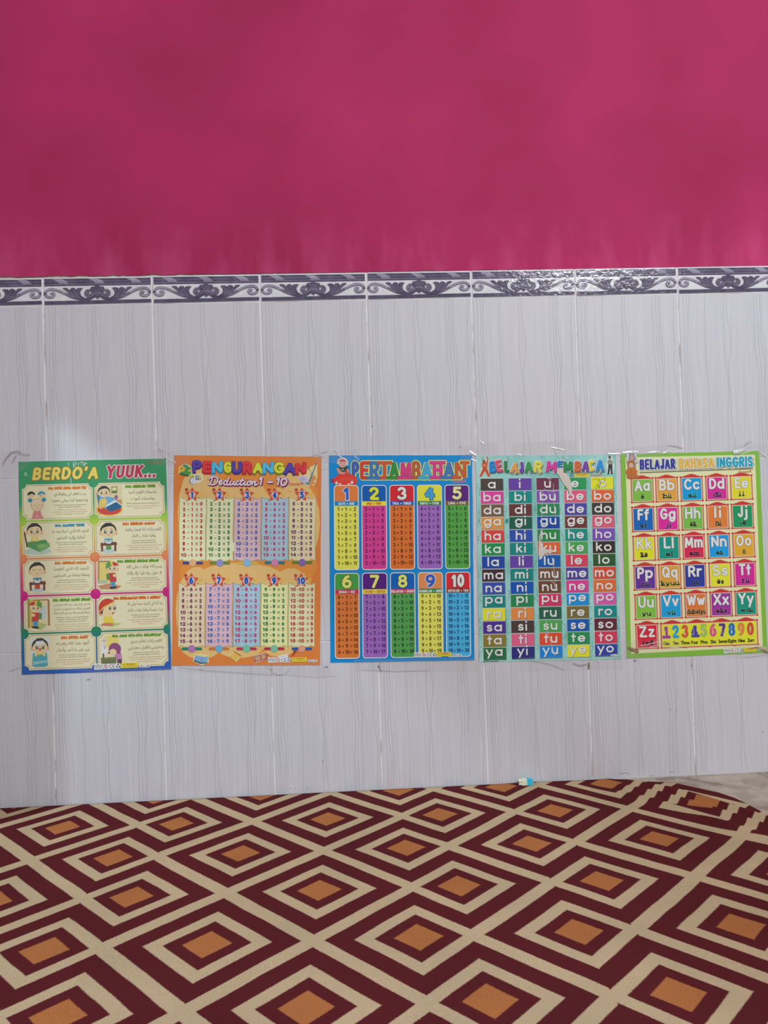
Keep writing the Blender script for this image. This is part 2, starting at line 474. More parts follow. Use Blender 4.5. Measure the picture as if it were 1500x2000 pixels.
def noise_rig(n, l, scale, detail=3, vec=None, stretch=None):
    geo = n.new('ShaderNodeNewGeometry'); mp = n.new('ShaderNodeMapping')
    mp.inputs['Scale'].default_value = stretch or (1, 1, 1)
    l.new(geo.outputs['Position'], mp.inputs['Vector'])
    nz = n.new('ShaderNodeTexNoise'); nz.inputs['Scale'].default_value = scale; nz.inputs['Detail'].default_value = detail
    l.new(mp.outputs['Vector'], nz.inputs['Vector'])
    return nz.outputs['Fac']
def ramp(n, l, fac, stops, mode='LINEAR'):
    r = n.new('ShaderNodeValToRGB'); r.color_ramp.interpolation = mode
    e = r.color_ramp.elements
    while len(e) < len(stops): e.new(0.5)
    for k, (p, c) in enumerate(stops): e[k].position = p; e[k].color = c
    l.new(fac, r.inputs['Fac']); return r.outputs['Color']
def mix(n, l, fac, a, b, mode='MIX'):
    m = n.new('ShaderNodeMix'); m.data_type = 'RGBA'; m.blend_type = mode
    for s, v in ((m.inputs[0], fac), (m.inputs[6], a), (m.inputs[7], b)):
        if hasattr(v, 'type') and hasattr(v, 'is_linked'): l.new(v, s)
        else: s.default_value = v
    return m.outputs[2]

# pink limewash with brushed and rolled patches
pink, n, l, b = new_mat('pink_wall_paint')
big = noise_rig(n, l, 2.2, 4); streak = noise_rig(n, l, 5.0, 5, stretch=(3.2, 1, 1.0)); fine = noise_rig(n, l, 60, 2)
c1 = ramp(n, l, big, [(.3, lin((150, 39, 77))), (.7, lin((174, 48, 95)))])
sep = n.new('ShaderNodeSeparateXYZ'); g0 = n.new('ShaderNodeNewGeometry'); l.new(g0.outputs['Position'], sep.inputs[0])
mr = n.new('ShaderNodeMapRange'); mr.inputs[1].default_value = Z0+BH+.15; mr.inputs[2].default_value = Z0+BH; mr.inputs[3].default_value = 0; mr.inputs[4].default_value = 1
l.new(sep.outputs['Z'], mr.inputs[0])
sm = ramp(n, l, streak, [(.42, (0, 0, 0, 1)), (.72, (1, 1, 1, 1))])
mul = n.new('ShaderNodeMath'); mul.operation = 'MULTIPLY'; l.new(mr.outputs[0], mul.inputs[0]); l.new(sm, mul.inputs[1])
mul2 = n.new('ShaderNodeMath'); mul2.operation = 'MULTIPLY'; l.new(mul.outputs[0], mul2.inputs[0]); mul2.inputs[1].default_value = .42
c2 = mix(n, l, mul2.outputs[0], c1, lin((205, 92, 140)))
l.new(c2, b.inputs['Base Color']); b.inputs['Roughness'].default_value = .75; b.inputs['Specular IOR Level'].default_value = .15
bp = n.new('ShaderNodeBump'); bp.inputs['Strength'].default_value = .12; bp.inputs['Distance'].default_value = .003
l.new(fine, bp.inputs['Height']); l.new(bp.outputs['Normal'], b.inputs['Normal'])

plaster, n, l, b = new_mat('bare_plaster')
l.new(ramp(n, l, noise_rig(n, l, 90, 4), [(.3, lin((168, 152, 140))), (.7, lin((204, 192, 182)))]), b.inputs['Base Color']); b.inputs['Roughness'].default_value = .9
grout, n, l, b = new_mat('tile_grout')
l.new(ramp(n, l, noise_rig(n, l, 14, 4), [(.34, lin((166, 158, 156))), (.5, lin((222, 218, 224)))]), b.inputs['Base Color']); b.inputs['Roughness'].default_value = .85

# glazed tile, faint vertical graining in the print
tile, n, l, b = new_mat('wall_tile_glaze')
gr = noise_rig(n, l, 3.2, 5, stretch=(60, 1, 1.6)); cl = noise_rig(n, l, 1.6, 3)
t1 = ramp(n, l, gr, [(.32, lin((184, 183, 189))), (.5, lin((187, 186, 192))), (.68, lin((192, 191, 197)))])
t2 = mix(n, l, ramp(n, l, cl, [(.4, (0, 0, 0, 1)), (.6, (.35, .35, .35, 1))]), t1, lin((196, 188, 196)))
l.new(t2, b.inputs['Base Color']); b.inputs['Roughness'].default_value = .48; b.inputs['Specular IOR Level'].default_value = .35
bp = n.new('ShaderNodeBump'); bp.inputs['Strength'].default_value = .06; bp.inputs['Distance'].default_value = .002
l.new(gr, bp.inputs['Height']); l.new(bp.outputs['Normal'], b.inputs['Normal'])
vein = plain('tile_vein_print', (158, 157, 165), .5); pale = plain('tile_pale_grain', (203, 202, 210), .5)
smear = plain('grey_scuff', (120, 118, 122), .8)

# wall_back: pink upper wall with a ragged painted lower edge, plaster strip behind it
def build_wall():
    V = []; F = []; M = []
    def quad(x0, z0, x1, z1, y, m):
        o = len(V); V.extend([(x0, y, z0), (x1, y, z0), (x1, y, z1), (x0, y, z1)]); F.append((o, o+1, o+2, o+3)); M.append(m)
    quad(XL, 0, XR, ZT, .0115, 1)
    r = random.Random(3); x = XL; top = Z0+BH; prev = top+.004
    while x < XR:
        nx = min(XR, x+r.uniform(.004, .02))
        drift = .0015+.0045*max(0, min(1, (.9-x)/1.6))
        z = top+drift+r.uniform(-.0016, .0016)
        if .36 < x < .62: z -= .0055*r.random()
        o = len(V); V.extend([(x, .0085, prev), (nx, .0085, z), (nx, .0085, ZT), (x, .0085, ZT)]); F.append((o, o+1, o+2, o+3)); M.append(0)
        x = nx; prev = z
    quad(XL, 0, XR, Z0+BH-.001, .0012, 2)
    return struct(link_mesh('wall_back', V, F, [pink, plaster, grout], M))
wall_back = build_wall()

# unseen_wall_left: added side wall, its low opening cut to shape the daylight patch
def build_unseen_wall():
    V, F = [], []
    def box(y0, y1, z0, z1):
        o = len(V); V.extend([(x, y, z) for x in (-1.16, -1.06) for y in (y0, y1) for z in (z0, z1)])
        F.extend([tuple(i+o for i in f) for f in ((0, 1, 3, 2), (4, 6, 7, 5), (0, 4, 5, 1), (2, 3, 7, 6), (0, 2, 6, 4), (1, 5, 7, 3))])
    box(-4.2, .0115, 1.226, ZT); box(-4.2, .0115, 0, .06); box(-.25, .0115, .06, 1.226); box(-4.2, -1.5, .06, 1.226)
    return struct(link_mesh('unseen_wall_left', V, F, [plain('unseen_wall_grey', (140, 134, 134), .8)]))  # out of view; grey chosen to lower the light it bounces
build_unseen_wall()

# tiles: bevelled faces, the printed veins as thin inlays (the same print on every tile)
def bevel_tile(V, F, M, x0, x1, z0, z1, m, bev=.0016, back=.004):
    o = len(V)
    for d, k in ((back, 0), (.0009, 0), (.0, bev)):
        V.extend([(x0+k, d, z0+k), (x1-k, d, z0+k), (x1-k, d, z1-k), (x0+k, d, z1-k)])
    F.append((o+8, o+9, o+10, o+11)); M.append(m)
    for a in (0, 4):
        for i in range(4):
            j = (i+1) % 4; F.append((o+a+i, o+a+j, o+a+4+j, o+a+4+i)); M.append(m)
VEINS = [(.052, .006, 0), (.078, .0105, .3), (.104, .008, .8), (.262, .007, 1.6), (.452, .011, 2.1), (.487, .016, 5.0), (.756, .012, 2.6), (.786, .010, 2.9), (.815, .013, 3.3), (.832, .012, 3.9), (.952, .013, 1.0)]
def build_tiles():
    V, F, M = [], [], []
    r = random.Random(11); lift = [0]
    for k in range(-5, 8):
        for row in range(3):
            x0, x1 = k*TW+.0016, (k+1)*TW-.0016
            z1 = Z0-row*TH-.0006; z0 = max(.0, Z0-(row+1)*TH+.0006)
            bevel_tile(V, F, M, x0, x1, z0, z1, 0)
            for c, a, ph in VEINS:
                pts = []
                for i in range(41):
                    v = i/40
                    z = Z0-row*TH-.001-v*(TH-.002)
                    if z < .002: break
                    u = c+a*(.75*math.sin(6.28*(1.6*v)+ph)+.45*math.sin(6.28*(3.1*v)+ph*1.7))+.012*(v-.5)
                    pts.append((k*TW+u*TW, z))
                RV, RF = ribbon(pts, .00075 if len(VEINS) else 0)
                o = len(V); lift[0] += 1; V.extend([(x, -.00006-lift[0] % 60*1e-6, z) for x, z in RV]); F.extend([tuple(i+o for i in f) for f in RF]); M.extend([1]*len(RF))
            rr = random.Random(21)
            for _ in range(38):
                c = rr.uniform(.03, .97); v0 = rr.uniform(0, .7); v1 = min(1, v0+rr.uniform(.2, .5)); ph = rr.uniform(0, 6); sl_ = rr.uniform(-.02, .05); pts = []
                for i in range(15):
                    v = v0+(v1-v0)*i/14; z = Z0-row*TH-.001-v*(TH-.002)
                    if z < .002: break
                    pts.append((k*TW+min(.985, max(.015, c+sl_*(v-v0)*2+.004*math.sin(9*v+ph)))*TW, z))
                if len(pts) < 2: continue
                RV, RF = ribbon(pts, rr.uniform(.0004, .0009))
                o = len(V); lift[0] += 1; V.extend([(x, -.00004-lift[0] % 60*2e-7, z) for x, z in RV]); F.extend([tuple(i+o for i in f) for f in RF]); M.extend([3]*len(RF))
    # dirt and scuffs lodged on the glaze and in the joints
    for px, py, L, wd, ang in ((742, 1308, 10, 1.6, 80), (739, 1302, 6, 2.5, 70), (630, 1487, 3.5, 1.6, 80), (600, 1540, 6, .7, 20), (566, 1540, 3, 1, 80), (577, 1540, 2, 1, 80), (1220, 1512, 22, .9, 2), (1272, 1516, 8, .9, 5), (1312, 1508, 10, .9, 3),
                               (1490, 1429, 2.5, 2, 60), (1322, 1389, 2, 1.5, 60), (1150, 1301, 9, 1.8, 85), (1309, 1385, 4, .8, 70), (1240, 1291, 5, 3.2, 10), (727, 833, 2.5, 2.5, 30), (1351, 1300, 4, 1.2, 90), (173, 1328, 7, 1.5, 5), (638, 1303, 4, 2.5, 20), (393, 1309, 8, 1, 3), (109, 1550, 18, 1, 92), (1142, 1489, 9, .6, 88), (1193, 1487, 2, 1, 30)):
        c = wall_at(px, py); s = L/830/2; a = math.radians(-ang)
        RV, RF = ribbon([(c.x-s*math.cos(a), c.z-s*math.sin(a)), (c.x+.1*s, c.z+.25*s), (c.x+s*math.cos(a), c.z+s*math.sin(a))], wd/830)
        o = len(V); V.extend([(x, -.00016, z) for x, z in RV]); F.extend([tuple(i+o for i in f) for f in RF]); M.extend([2]*len(RF))
    o = link_mesh('wall_tiles', V, F, [tile, vein, smear, pale], M, wall_back)
    return struct(o)
build_tiles()

# trim_1: patterned border tiles
def border_mat(name, c, rough):
    m, n, l, b = new_mat(name)
    nz = noise_rig(n, l, 45, 4)
    l.new(ramp(n, l, nz, [(.3, lin(tuple(max(0, v-10) for v in c))), (.7, lin(tuple(min(255, v+10) for v in c)))]), b.inputs['Base Color'])
    b.inputs['Roughness'].default_value = rough; b.inputs['Specular IOR Level'].default_value = .32
    bp = n.new('ShaderNodeBump'); bp.inputs['Strength'].default_value = .21; bp.inputs['Distance'].default_value = .002
    nz2 = noise_rig(n, l, 110, 2); l.new(nz2, bp.inputs['Height']); l.new(bp.outputs['Normal'], b.inputs['Normal'])
    return m
bw = border_mat('border_white_glaze', (208, 204, 214), .13); bd = border_mat('border_dark_print', (84, 76, 98), .12)
bm_ = border_mat('border_mid_print', (118, 109, 130), .12); bl = border_mat('border_light_print', (150, 144, 164), .12); bk = border_mat('border_bar_print', (82, 78, 100), .12)
def build_border():
    V, F, M = [], [], []
    def uv(cx, cy):
        top = 155-30*(cx-22)/1390; bot = 507-20*(cx-22)/1390
        return (cx-22)/1390, (cy-top)/(bot-top)
    for k in range(-5, 8):
        bevel_tile(V, F, M, k*TW+.001, (k+1)*TW-.001, Z0+.001, Z0+BH, 0, bev=.0014)
        layer = [0]
        def put(pts, m, flip=False):
            layer[0] += 1; o = len(V)
            for cx, cy in pts:
                u, v = uv(cx, cy)
                if flip: u = 1-u
                V.append((k*TW+.001+u*(TW-.002), -.00004*layer[0], Z0+BH-v*BH))
            F.append(tuple(range(o, o+len(pts)))); M.append(m)
        def puts(pts, wd, m, flip=False, nu=True):
            q = []
            for cx, cy in pts:
                u, v = uv(cx, cy)
                if flip: u = 1-u
                q.append((k*TW+.001+u*(TW-.002), Z0+BH-v*BH))
            # smooth
            sm = []
            for i in range(len(q)-1):
                p0 = q[max(0, i-1)]; p1 = q[i]; p2 = q[i+1]; p3 = q[min(len(q)-1, i+2)]
                for s in range(4):
                    t = s/4
                    sm.append(tuple(.5*((2*p1[d])+(-p0[d]+p2[d])*t+(2*p0[d]-5*p1[d]+4*p2[d]-p3[d])*t*t+(-p0[d]+3*p1[d]-3*p2[d]+p3[d])*t**3) for d in (0, 1)))
            sm.append(q[-1]); layer[0] += 1
            RV, RF = ribbon(sm, wd/1390*TW); o = len(V)
            V.extend([(x, -.00004*layer[0], z) for x, z in RV]); F.extend([tuple(i+o for i in f) for f in RF]); M.extend([m]*len(RF))
        put([(36, 170), (1402, 146), (1402, 240), (36, 264)], 1)
        for zz in (0.35, .75): puts([(40, 170+94*zz), (400, 164+94*zz), (720, 158+94*zz), (1000, 153+94*zz), (1398, 146+94*zz)], 7 if zz < .5 else 10, 2)
        for x0 in (150, 615, 1090):
            y0 = 172-24*(x0-36)/1366
            for q in range(5):
                a = x0+q*24; put([(a-10, y0+2), (a+22, y0+2), (a+75, y0+26), (a+100, y0+62), (a+84, y0+62), (a+50, y0+30)], 3)
                puts([(a+16, y0+3), (a+66, y0+24), (a+95, y0+60)], 3, 1)
        put([(38, 452), (1405, 424), (1405, 468), (38, 497)], 4)
        puts([(40, 474), (720, 460), (1402, 447)], 12, 1)
        for fl in (False, True):
            outer = [(118, 366), (132, 352), (150, 350), (162, 368), (150, 392), (112, 402), (66, 390), (48, 352), (74, 318), (128, 303), (210, 318), (300, 356), (400, 402), (500, 424), (600, 424), (655, 400), (690, 368)]
            puts(outer, 31, 1, fl); puts(outer[:12], 19, 3, fl); puts(outer[11:14], 17, 2, fl)
            put([(270, 290), (300, 281), (338, 288), (352, 312), (386, 284), (420, 282), (440, 302), (462, 288), (500, 282), (530, 290), (506, 312), (494, 345), (508, 384), (560, 412), (625, 404), (590, 432), (500, 436), (430, 420), (370, 374), (318, 322)], 1, fl)
            for pts in ([(300, 292), (350, 340), (420, 402)], [(352, 306), (385, 350), (440, 410)], [(410, 294), (425, 350), (470, 412)], [(440, 306), (448, 350), (486, 408)], [(500, 292), (474, 330), (486, 380)]): puts(pts, 6, 2, fl)
            inner = [(608, 352), (598, 340), (584, 350), (596, 370), (632, 368), (648, 344), (624, 316), (584, 314), (560, 342), (566, 376), (604, 394), (650, 384), (696, 356)]
            puts(inner, 22, 1, fl); puts(inner, 11, 2, fl)
            put([(30, 344), (64, 346), (60, 368), (32, 370)], 1, fl)
        put([(652, 330), (618, 306), (640, 270), (680, 266), (700, 252), (716, 243), (733, 252), (756, 266), (794, 266), (816, 302), (782, 330), (770, 350), (664, 350)], 1)
        for dx in (-70, -36, 0, 36, 70): puts([(716+dx*.3, 340), (716+dx*.7, 300), (716+dx, 278)], 5, 2)
        puts([(664, 352), (716, 350), (770, 350)], 8, 3)
        put([(676, 358), (756, 358), (762, 386), (722, 424), (680, 390)], 1)
        puts([(690, 374), (720, 372), (748, 374)], 6, 2)
    return struct(link_mesh('trim_1', V, F, [bw, bd, bm_, bl, bk], M))
build_border()

# ------------------------------------------------------------------ the floor
vinyl, n, l, b = new_mat('mottled_floor_vinyl')
vo = n.new('ShaderNodeTexVoronoi'); vo.inputs['Scale'].default_value = 19
nzv = noise_rig(n, l, 9, 4); geo = n.new('ShaderNodeNewGeometry')
mx = n.new('ShaderNodeMix'); mx.data_type = 'VECTOR'; mx.inputs[0].default_value = .12
nn = n.new('ShaderNodeTexNoise'); nn.inputs['Scale'].default_value = 12; nn.inputs['Detail'].default_value = 4; l.new(geo.outputs['Position'], nn.inputs['Vector'])
l.new(geo.outputs['Position'], mx.inputs[4]); l.new(nn.outputs['Color'], mx.inputs[5]); l.new(mx.outputs[1], vo.inputs['Vector'])
ca = ramp(n, l, vo.outputs['Color'], [(.1, lin((138, 120, 106), .8)), (.45, lin((164, 146, 131), .8)), (.8, lin((178, 162, 147), .8))])
cb = mix(n, l, ramp(n, l, noise_rig(n, l, 26, 5), [(.45, (0, 0, 0, 1)), (.7, (.7, .7, .7, 1))]), ca, lin((196, 182, 166), .8))
l.new(cb, b.inputs['Base Color']); b.inputs['Roughness'].default_value = .5
struct(link_mesh('floor', [(XL, .0115, 0), (XR, .0115, 0), (XR, -4.2, 0), (XL, -4.2, 0)], [(3, 2, 1, 0)], [vinyl]))

# ------------------------------------------------------------------ carpet
CG = 0.62
carpet, n, l, b = new_mat('carpet_pile')
uvn = n.new('ShaderNodeUVMap'); uvn.uv_map = 'flat'
fz = n.new('ShaderNodeTexNoise'); fz.inputs['Scale'].default_value = 620; fz.inputs['Detail'].default_value = 2
l.new(uvn.outputs['UV'], fz.inputs['Vector'])
mad = n.new('ShaderNodeVectorMath'); mad.operation = 'MULTIPLY_ADD'; mad.inputs[1].default_value = (.004, .004, 0)
l.new(fz.outputs['Color'], mad.inputs[0]); l.new(uvn.outputs['UV'], mad.inputs[2])
wz = n.new('ShaderNodeTexNoise'); wz.inputs['Scale'].default_value = 9; l.new(uvn.outputs['UV'], wz.inputs['Vector'])
mad2 = n.new('ShaderNodeVectorMath'); mad2.operation = 'MULTIPLY_ADD'; mad2.inputs[1].default_value = (.006, .006, 0)
l.new(wz.outputs['Color'], mad2.inputs[0]); l.new(mad.outputs[0], mad2.inputs[2])
sx = n.new('ShaderNodeSeparateXYZ'); l.new(mad2.outputs[0], sx.inputs[0])
def M_(op, a, b_=None, c=None):
    m = n.new('ShaderNodeMath'); m.operation = op
    for i, v in enumerate((a, b_, c)):
        if v is None: continue
        if isinstance(v, (int, float)): m.inputs[i].default_value = v
        else: l.new(v, m.inputs[i])
    return m.outputs[0]
HP = 0.1593
rowA = M_('PINGPONG', M_('SUBTRACT', sx.outputs['Y'], 1.0+.005), HP)
rowB = M_('SUBTRACT', HP, rowA)
cols = [(-1.33, 0), (-1.17, 1), (-1.01, 0), (-.85, 1), (-.69, 0), (-.533, 1), (-.450, 0), (-.2895, 1), (-.130, 0), (.0275, 1), (.1085, 0), (.268, 1), (.3525, 0), (.5125, 1), (.671, 0), (.83, 1), (.912, 0), (1.07, 1), (1.15, 0), (1.31, 1), (1.47, 0)]
dmin = None
for i, (xk, par) in enumerate(cols[1:-1], 1):
    x0, x1 = cols[i-1][0]+.005, cols[i+1][0]+.005
    far = M_('GREATER_THAN', M_('ABSOLUTE', M_('SUBTRACT', sx.outputs['X'], (x0+x1)/2)), (x1-x0)/2)
    d = M_('ADD', M_('ADD', M_('ABSOLUTE', M_('SUBTRACT', sx.outputs['X'], xk+.005)), rowB if par else rowA), far)
    dmin = d if dmin is None else M_('MINIMUM', dmin, d)
red = lin((80, 29, 33), CG); cream = lin((172, 151, 122), CG); tan = lin((156, 98, 58), CG)
q = M_('DIVIDE', dmin, .25)
e_ = .0011/.25
stops = []
for thr, c0, c1 in ((.0372, tan, red), (.0668, red, cream), (.0972, cream, red), (.1418, red, cream)): stops += [(thr/.25-e_, c0), (thr/.25+e_, c1)]
pat = ramp(n, l, q, stops)
mot = noise_rig(n, l, 7, 4); mot2 = noise_rig(n, l, 700, 2)
k1 = ramp(n, l, mot, [(.3, (.9, .9, .9, 1)), (.7, (1.06, 1.04, 1.02, 1))]); k2 = ramp(n, l, mot2, [(.3, (.82, .82, .82, 1)), (.7, (1.12, 1.12, 1.12, 1))])
cc = mix(n, l, 1.0, mix(n, l, 1.0, pat, k1, 'MULTIPLY'), k2, 'MULTIPLY')
l.new(cc, b.inputs['Base Color']); b.inputs['Roughness'].default_value = 1.0; b.inputs['Specular IOR Level'].default_value = .05
bp = n.new('ShaderNodeBump'); bp.inputs['Strength'].default_value = .5; bp.inputs['Distance'].default_value = .002
l.new(mot2, bp.inputs['Height']); l.new(bp.outputs['Normal'], b.inputs['Normal'])

def build_carpet():
    edge = [floor_at(*p) for p in ((1195, 1527), (1262, 1527), (1325, 1529), (1392, 1543), (1440, 1559), (1470, 1575), (1500, 1592))]
    ex = [(-1.05, -.004), (edge[0].x, -.004)]+[(p.x, p.y) for p in edge[1:]]
    dx, dy = ex[-1][0]-ex[-2][0], ex[-1][1]-ex[-2][1]
    ex += [(ex[-1][0]+dx*2.2, ex[-1][1]+dy*3.2), (ex[-1][0]+dx*3.2, ex[-1][1]+dy*9)]
    def ytop(x):
        for (a, ya), (c, yc) in zip(ex, ex[1:]):
            if a <= x <= c: return ya+(yc-ya)*(x-a)/(c-a)
        return ex[-1][1]
    A, Bp = floor_at(1210, 1531), floor_at(1500, 1618)
    ux, uy = Bp.x-A.x, Bp.y-A.y; L = math.hypot(ux, uy); ux, uy = ux/L, uy/L
    def height(x, y):
        s = (x-A.x)*ux+(y-A.y)*uy; t = -(x-A.x)*uy+(y-A.y)*ux
        f = max(0, min(1, (s+.02)/.12))
        h = 0
        for off, hh, wd in ((.030, .011, .014), (-.008, .010, .013), (-.050, .007, .016)):
            h += hh*math.exp(-((t-off-.012*math.sin(9*s))/wd)**2)
        z = .005+f*h
        if x > .2: z += .0012*math.sin(23*x+9*y)*min(1, (x-.2)/.4)
        return z+.0008*math.sin(7*x+3)*math.sin(9*y)
    xr = ex[-1][0]; V = []; UV = []; F = []
    xs = []; x = -1.05
    while x < xr: xs.append(x); x += .012 if x < .45 else .006
    xs.append(xr)
    yb = -1.78
    ts = []; t = 0
    while t < 1: ts.append(t); t += .004 if t < .2 else .012
    ts.append(1.0)
    for t in ts:
        for x in xs:
            y0 = ytop(x); y = y0+(yb-y0)*t
            V.append((x, y, height(x, y)))
            Y = y-CAM.y; UV.append((x-.0175*(Y-1.3), Y+.043*x))
    nx = len(xs); ny = len(ts)
    for j in range(ny-1):
        for i in range(nx-1): F.append((j*nx+i, (j+1)*nx+i, (j+1)*nx+i+1, j*nx+i+1))
    nF = len(F)
    # bound edge turned down to the floor all round
    loop = [i for i in range(nx)]+[j*nx+nx-1 for j in range(1, ny)]+[(ny-1)*nx+i for i in range(nx-2, -1, -1)]+[j*nx for j in range(ny-2, 0, -1)]
    o = len(V)
    for i in loop: V.append((V[i][0], V[i][1], .0004)); UV.append(UV[i])
    m = len(loop)
    for i in range(m): F.append((loop[i], loop[(i+1) % m], o+(i+1) % m, o+i))
    ob = link_mesh('carpet', V, F, [carpet, plain('carpet_backing', (70, 34, 32), .95, .1, CG)], [0]*nF+[1]*m)
    uvl = ob.data.uv_layers.new(name='flat')
    for lp in ob.data.loops: uvl.data[lp.index].uv = UV[lp.vertex_index]
    for i, p in enumerate(ob.data.polygons): p.use_smooth = i < nF
    return tag(ob, 'dark red carpet with cream and tan diamonds, buckled at its right corner', 'carpet')
build_carpet()
# ------------------------------------------------------------------ poster of prayers (far left)
def gradient(name, stops, z0, z1):
    m, n, l, b = new_mat(name)
    g = n.new('ShaderNodeNewGeometry'); sp = n.new('ShaderNodeSeparateXYZ'); l.new(g.outputs['Position'], sp.inputs[0])
    mr = n.new('ShaderNodeMapRange'); mr.inputs[1].default_value = z1; mr.inputs[2].default_value = z0; l.new(sp.outputs['Z'], mr.inputs[0])
    l.new(ramp(n, l, mr.outputs[0], [(p, lin(c)) for p, c in stops]), b.inputs['Base Color'])
    b.inputs['Roughness'].default_value = .42; b.inputs['Specular IOR Level'].default_value = .3
    paper_bump(n, l, b); return m

SKIN = (218, 190, 148); HAIR = (62, 58, 56); BEIGE = (215, 203, 169); BROWN = (142, 108, 84)
def head(I, x, y, r, hair=HAIR, skin=SKIN, eyes='open', ears=True, cap=None):
    if ears:
        for s in (-1, 1): I.ell(x+s*r*1.02, y+r*.3, r*.22, r*.26, (205, 160, 120))
    I.ell(x, y, r*1.05, r*.95, skin)
    if hair:
        I.poly(arc(x, y-.04*r, r*1.1, r*1.02, 176, 364, 16)+[(x+r*.98, y+r*.1), (x+r*.86, y-r*.3), (x+r*.6, y-r*.56), (x+r*.2, y-r*.62), (x-r*.3, y-r*.54), (x-r*.7, y-r*.4), (x-r*.92, y-r*.1), (x-r*1.0, y+r*.12)], hair)
        for q in (-.3, 0, .28): I.poly([(x+q*r-r*.16, y-r*.98), (x+q*r+r*.02, y-r*1.14), (x+q*r+r*.18, y-r*.98)], hair)
    for s in (-1, 1):
        if eyes == 'open':
            I.ell(x+s*r*.4, y+r*.14, r*.19, r*.24, (74, 82, 92)); I.ell(x+s*r*.35, y+r*.06, r*.075, r*.1, (225, 225, 222))
            I.line(arc(x+s*r*.4, y-r*.18, r*.2, r*.1, 200, 340), r*.06, (140, 112, 90))
        else:
            I.line(arc(x+s*r*.4, y+r*.1, r*.2, r*.14, 200, 340), r*.07, (130, 104, 84))
    I.line(arc(x, y+r*.42, r*.16, r*.1, 20, 160), r*.08, (190, 96, 84))
    for s in (-1, 1): I.ell(x+s*r*.66, y+r*.44, r*.17, r*.11, (222, 178, 144))

def art_parents(I, x, y):       # two grown-ups' heads behind a praying girl
    I.ell(x+2, y-6, 13, 15, (222, 205, 150))
    for dx, hc in ((-11, HAIR), (9, (70, 142, 165))):
        I.ell(x+dx, y-16, 7.5, 7, (214, 186, 150)); I.poly(arc(x+dx, y-16, 7.8, 7.4, 180, 360, 12)+[(x+dx+5, y-17), (x+dx+1, y-19), (x+dx-5, y-16)], hc)
        I.ell(x+dx+(2 if dx < 0 else -1)*1.0, y-14.5, .8, .8, (120, 95, 80)); I.ell(x+dx-2.5, y-14.5, .8, .8, (120, 95, 80))
    I.ell(x-13.5, y-6, 4.6, 4.2, (64, 134, 160)); I.ell(x+13.5, y-6.5, 4.2, 4.2, (64, 134, 160))
    I.poly([(x-6, y+13), (x+6, y+13), (x+9, y+24), (x+12.5, y+28), (x+10, y+30.5), (x-11, y+30.5), (x-10, y+26)], (196, 128, 124))
    I.ell(x, y+3, 12.3, 12.6, (190, 152, 132)); I.ell(x, y+4, 10, 11, (216, 186, 150)); I.line(arc(x, y+4, 10.2, 11, 190, 350), 1.6, (228, 206, 186))
    for s in (-1, 1): I.line(arc(x+s*4.4, y+3, 1.8, 1.2, 20, 160), .7, (130, 92, 70))
    I.line(arc(x, y+9, 1.3, 1, 0, 360), .7, (170, 100, 80)); I.line([(x-6, y+20), (x, y+24), (x+6, y+20)], 1, (160, 96, 94)); I.ell(x, y+24, 2.4, 1.5, (214, 172, 140))
def art_bed(I, x, y):           # boy sitting in a blue bed on a red rug
    I.rect(x-25, y-30, x+25, y+14, (202, 190, 150))
    I.rect(x+5, y-27, x+16, y-14, (106, 84, 42)); I.rect(x+6.3, y-25.7, x+14.7, y-15.3, (208, 200, 160)); I.poly([(x+6.3, y-18), (x+10, y-20), (x+14.7, y-18.5), (x+14.7, y-15.3), (x+6.3, y-15.3)], (90, 130, 76))
    I.rect(x+8, y-1, x+25, y+9, (190, 140, 84)); I.poly([(x+9, y-4), (x+18, y-4), (x+16, y-10), (x+12, y-10.5)], (140, 92, 130)); I.rect(x+12.5, y-4, x+15, y+2, (175, 66, 84))
    I.ell(x, y+18, 26, 12.5, (216, 176, 72)); I.ell(x, y+18, 23.5, 10.3, (190, 72, 64))
    I.poly([(x-25, y-16), (x-18, y-14), (x-15, y+14), (x-21, y+12)], (70, 122, 148))
    I.poly([(x-18, y-10), (x+8, y-6), (x+22, y+8), (x-8, y+16), (x-20, y+4)], (104, 160, 190))
    I.poly([(x-8, y+10), (x+12, y-1), (x+24, y+9), (x+4, y+17)], (206, 214, 222)); I.poly([(x-5, y+12), (x+14, y+3), (x+25, y+12), (x+22, y+16), (x+3, y+22), (x-5, y+18)], (48, 96, 128))
    I.poly([(x-18, y-3), (x-8, y-5), (x-3, y+2), (x-8, y+12), (x-18, y+17), (x-21, y+8)], (206, 176, 96)); I.ell(x-10, y+3, 4, 4, (214, 186, 110))
    head(I, x-10, y-17, 11)
def art_green_bed(I, x, y):     # boy in a green bed
    I.ell(x, y+22, 26, 7, (172, 186, 178))
    I.poly([(x-27, y-16), (x-24, y-16), (x-19, y+14), (x-22, y+14)], (96, 72, 56))
    I.poly([(x-20, y+4), (x+16, y), (x+24, y+14), (x+4, y+24), (x-20, y+13)], (86, 140, 84)); I.poly([(x-4, y+10), (x+22, y+6), (x+24, y+14), (x+4, y+24)], (112, 158, 96)); I.ell(x+8, y+12, 7, 3.5, (130, 170, 108))
    I.poly([(x-14, y+3), (x+2, y+3), (x+1, y-7), (x-12, y-7)], (208, 186, 96)); I.ell(x-5, y-1, 4, 3, (216, 190, 146))
    head(I, x-6, y-18, 13.5)
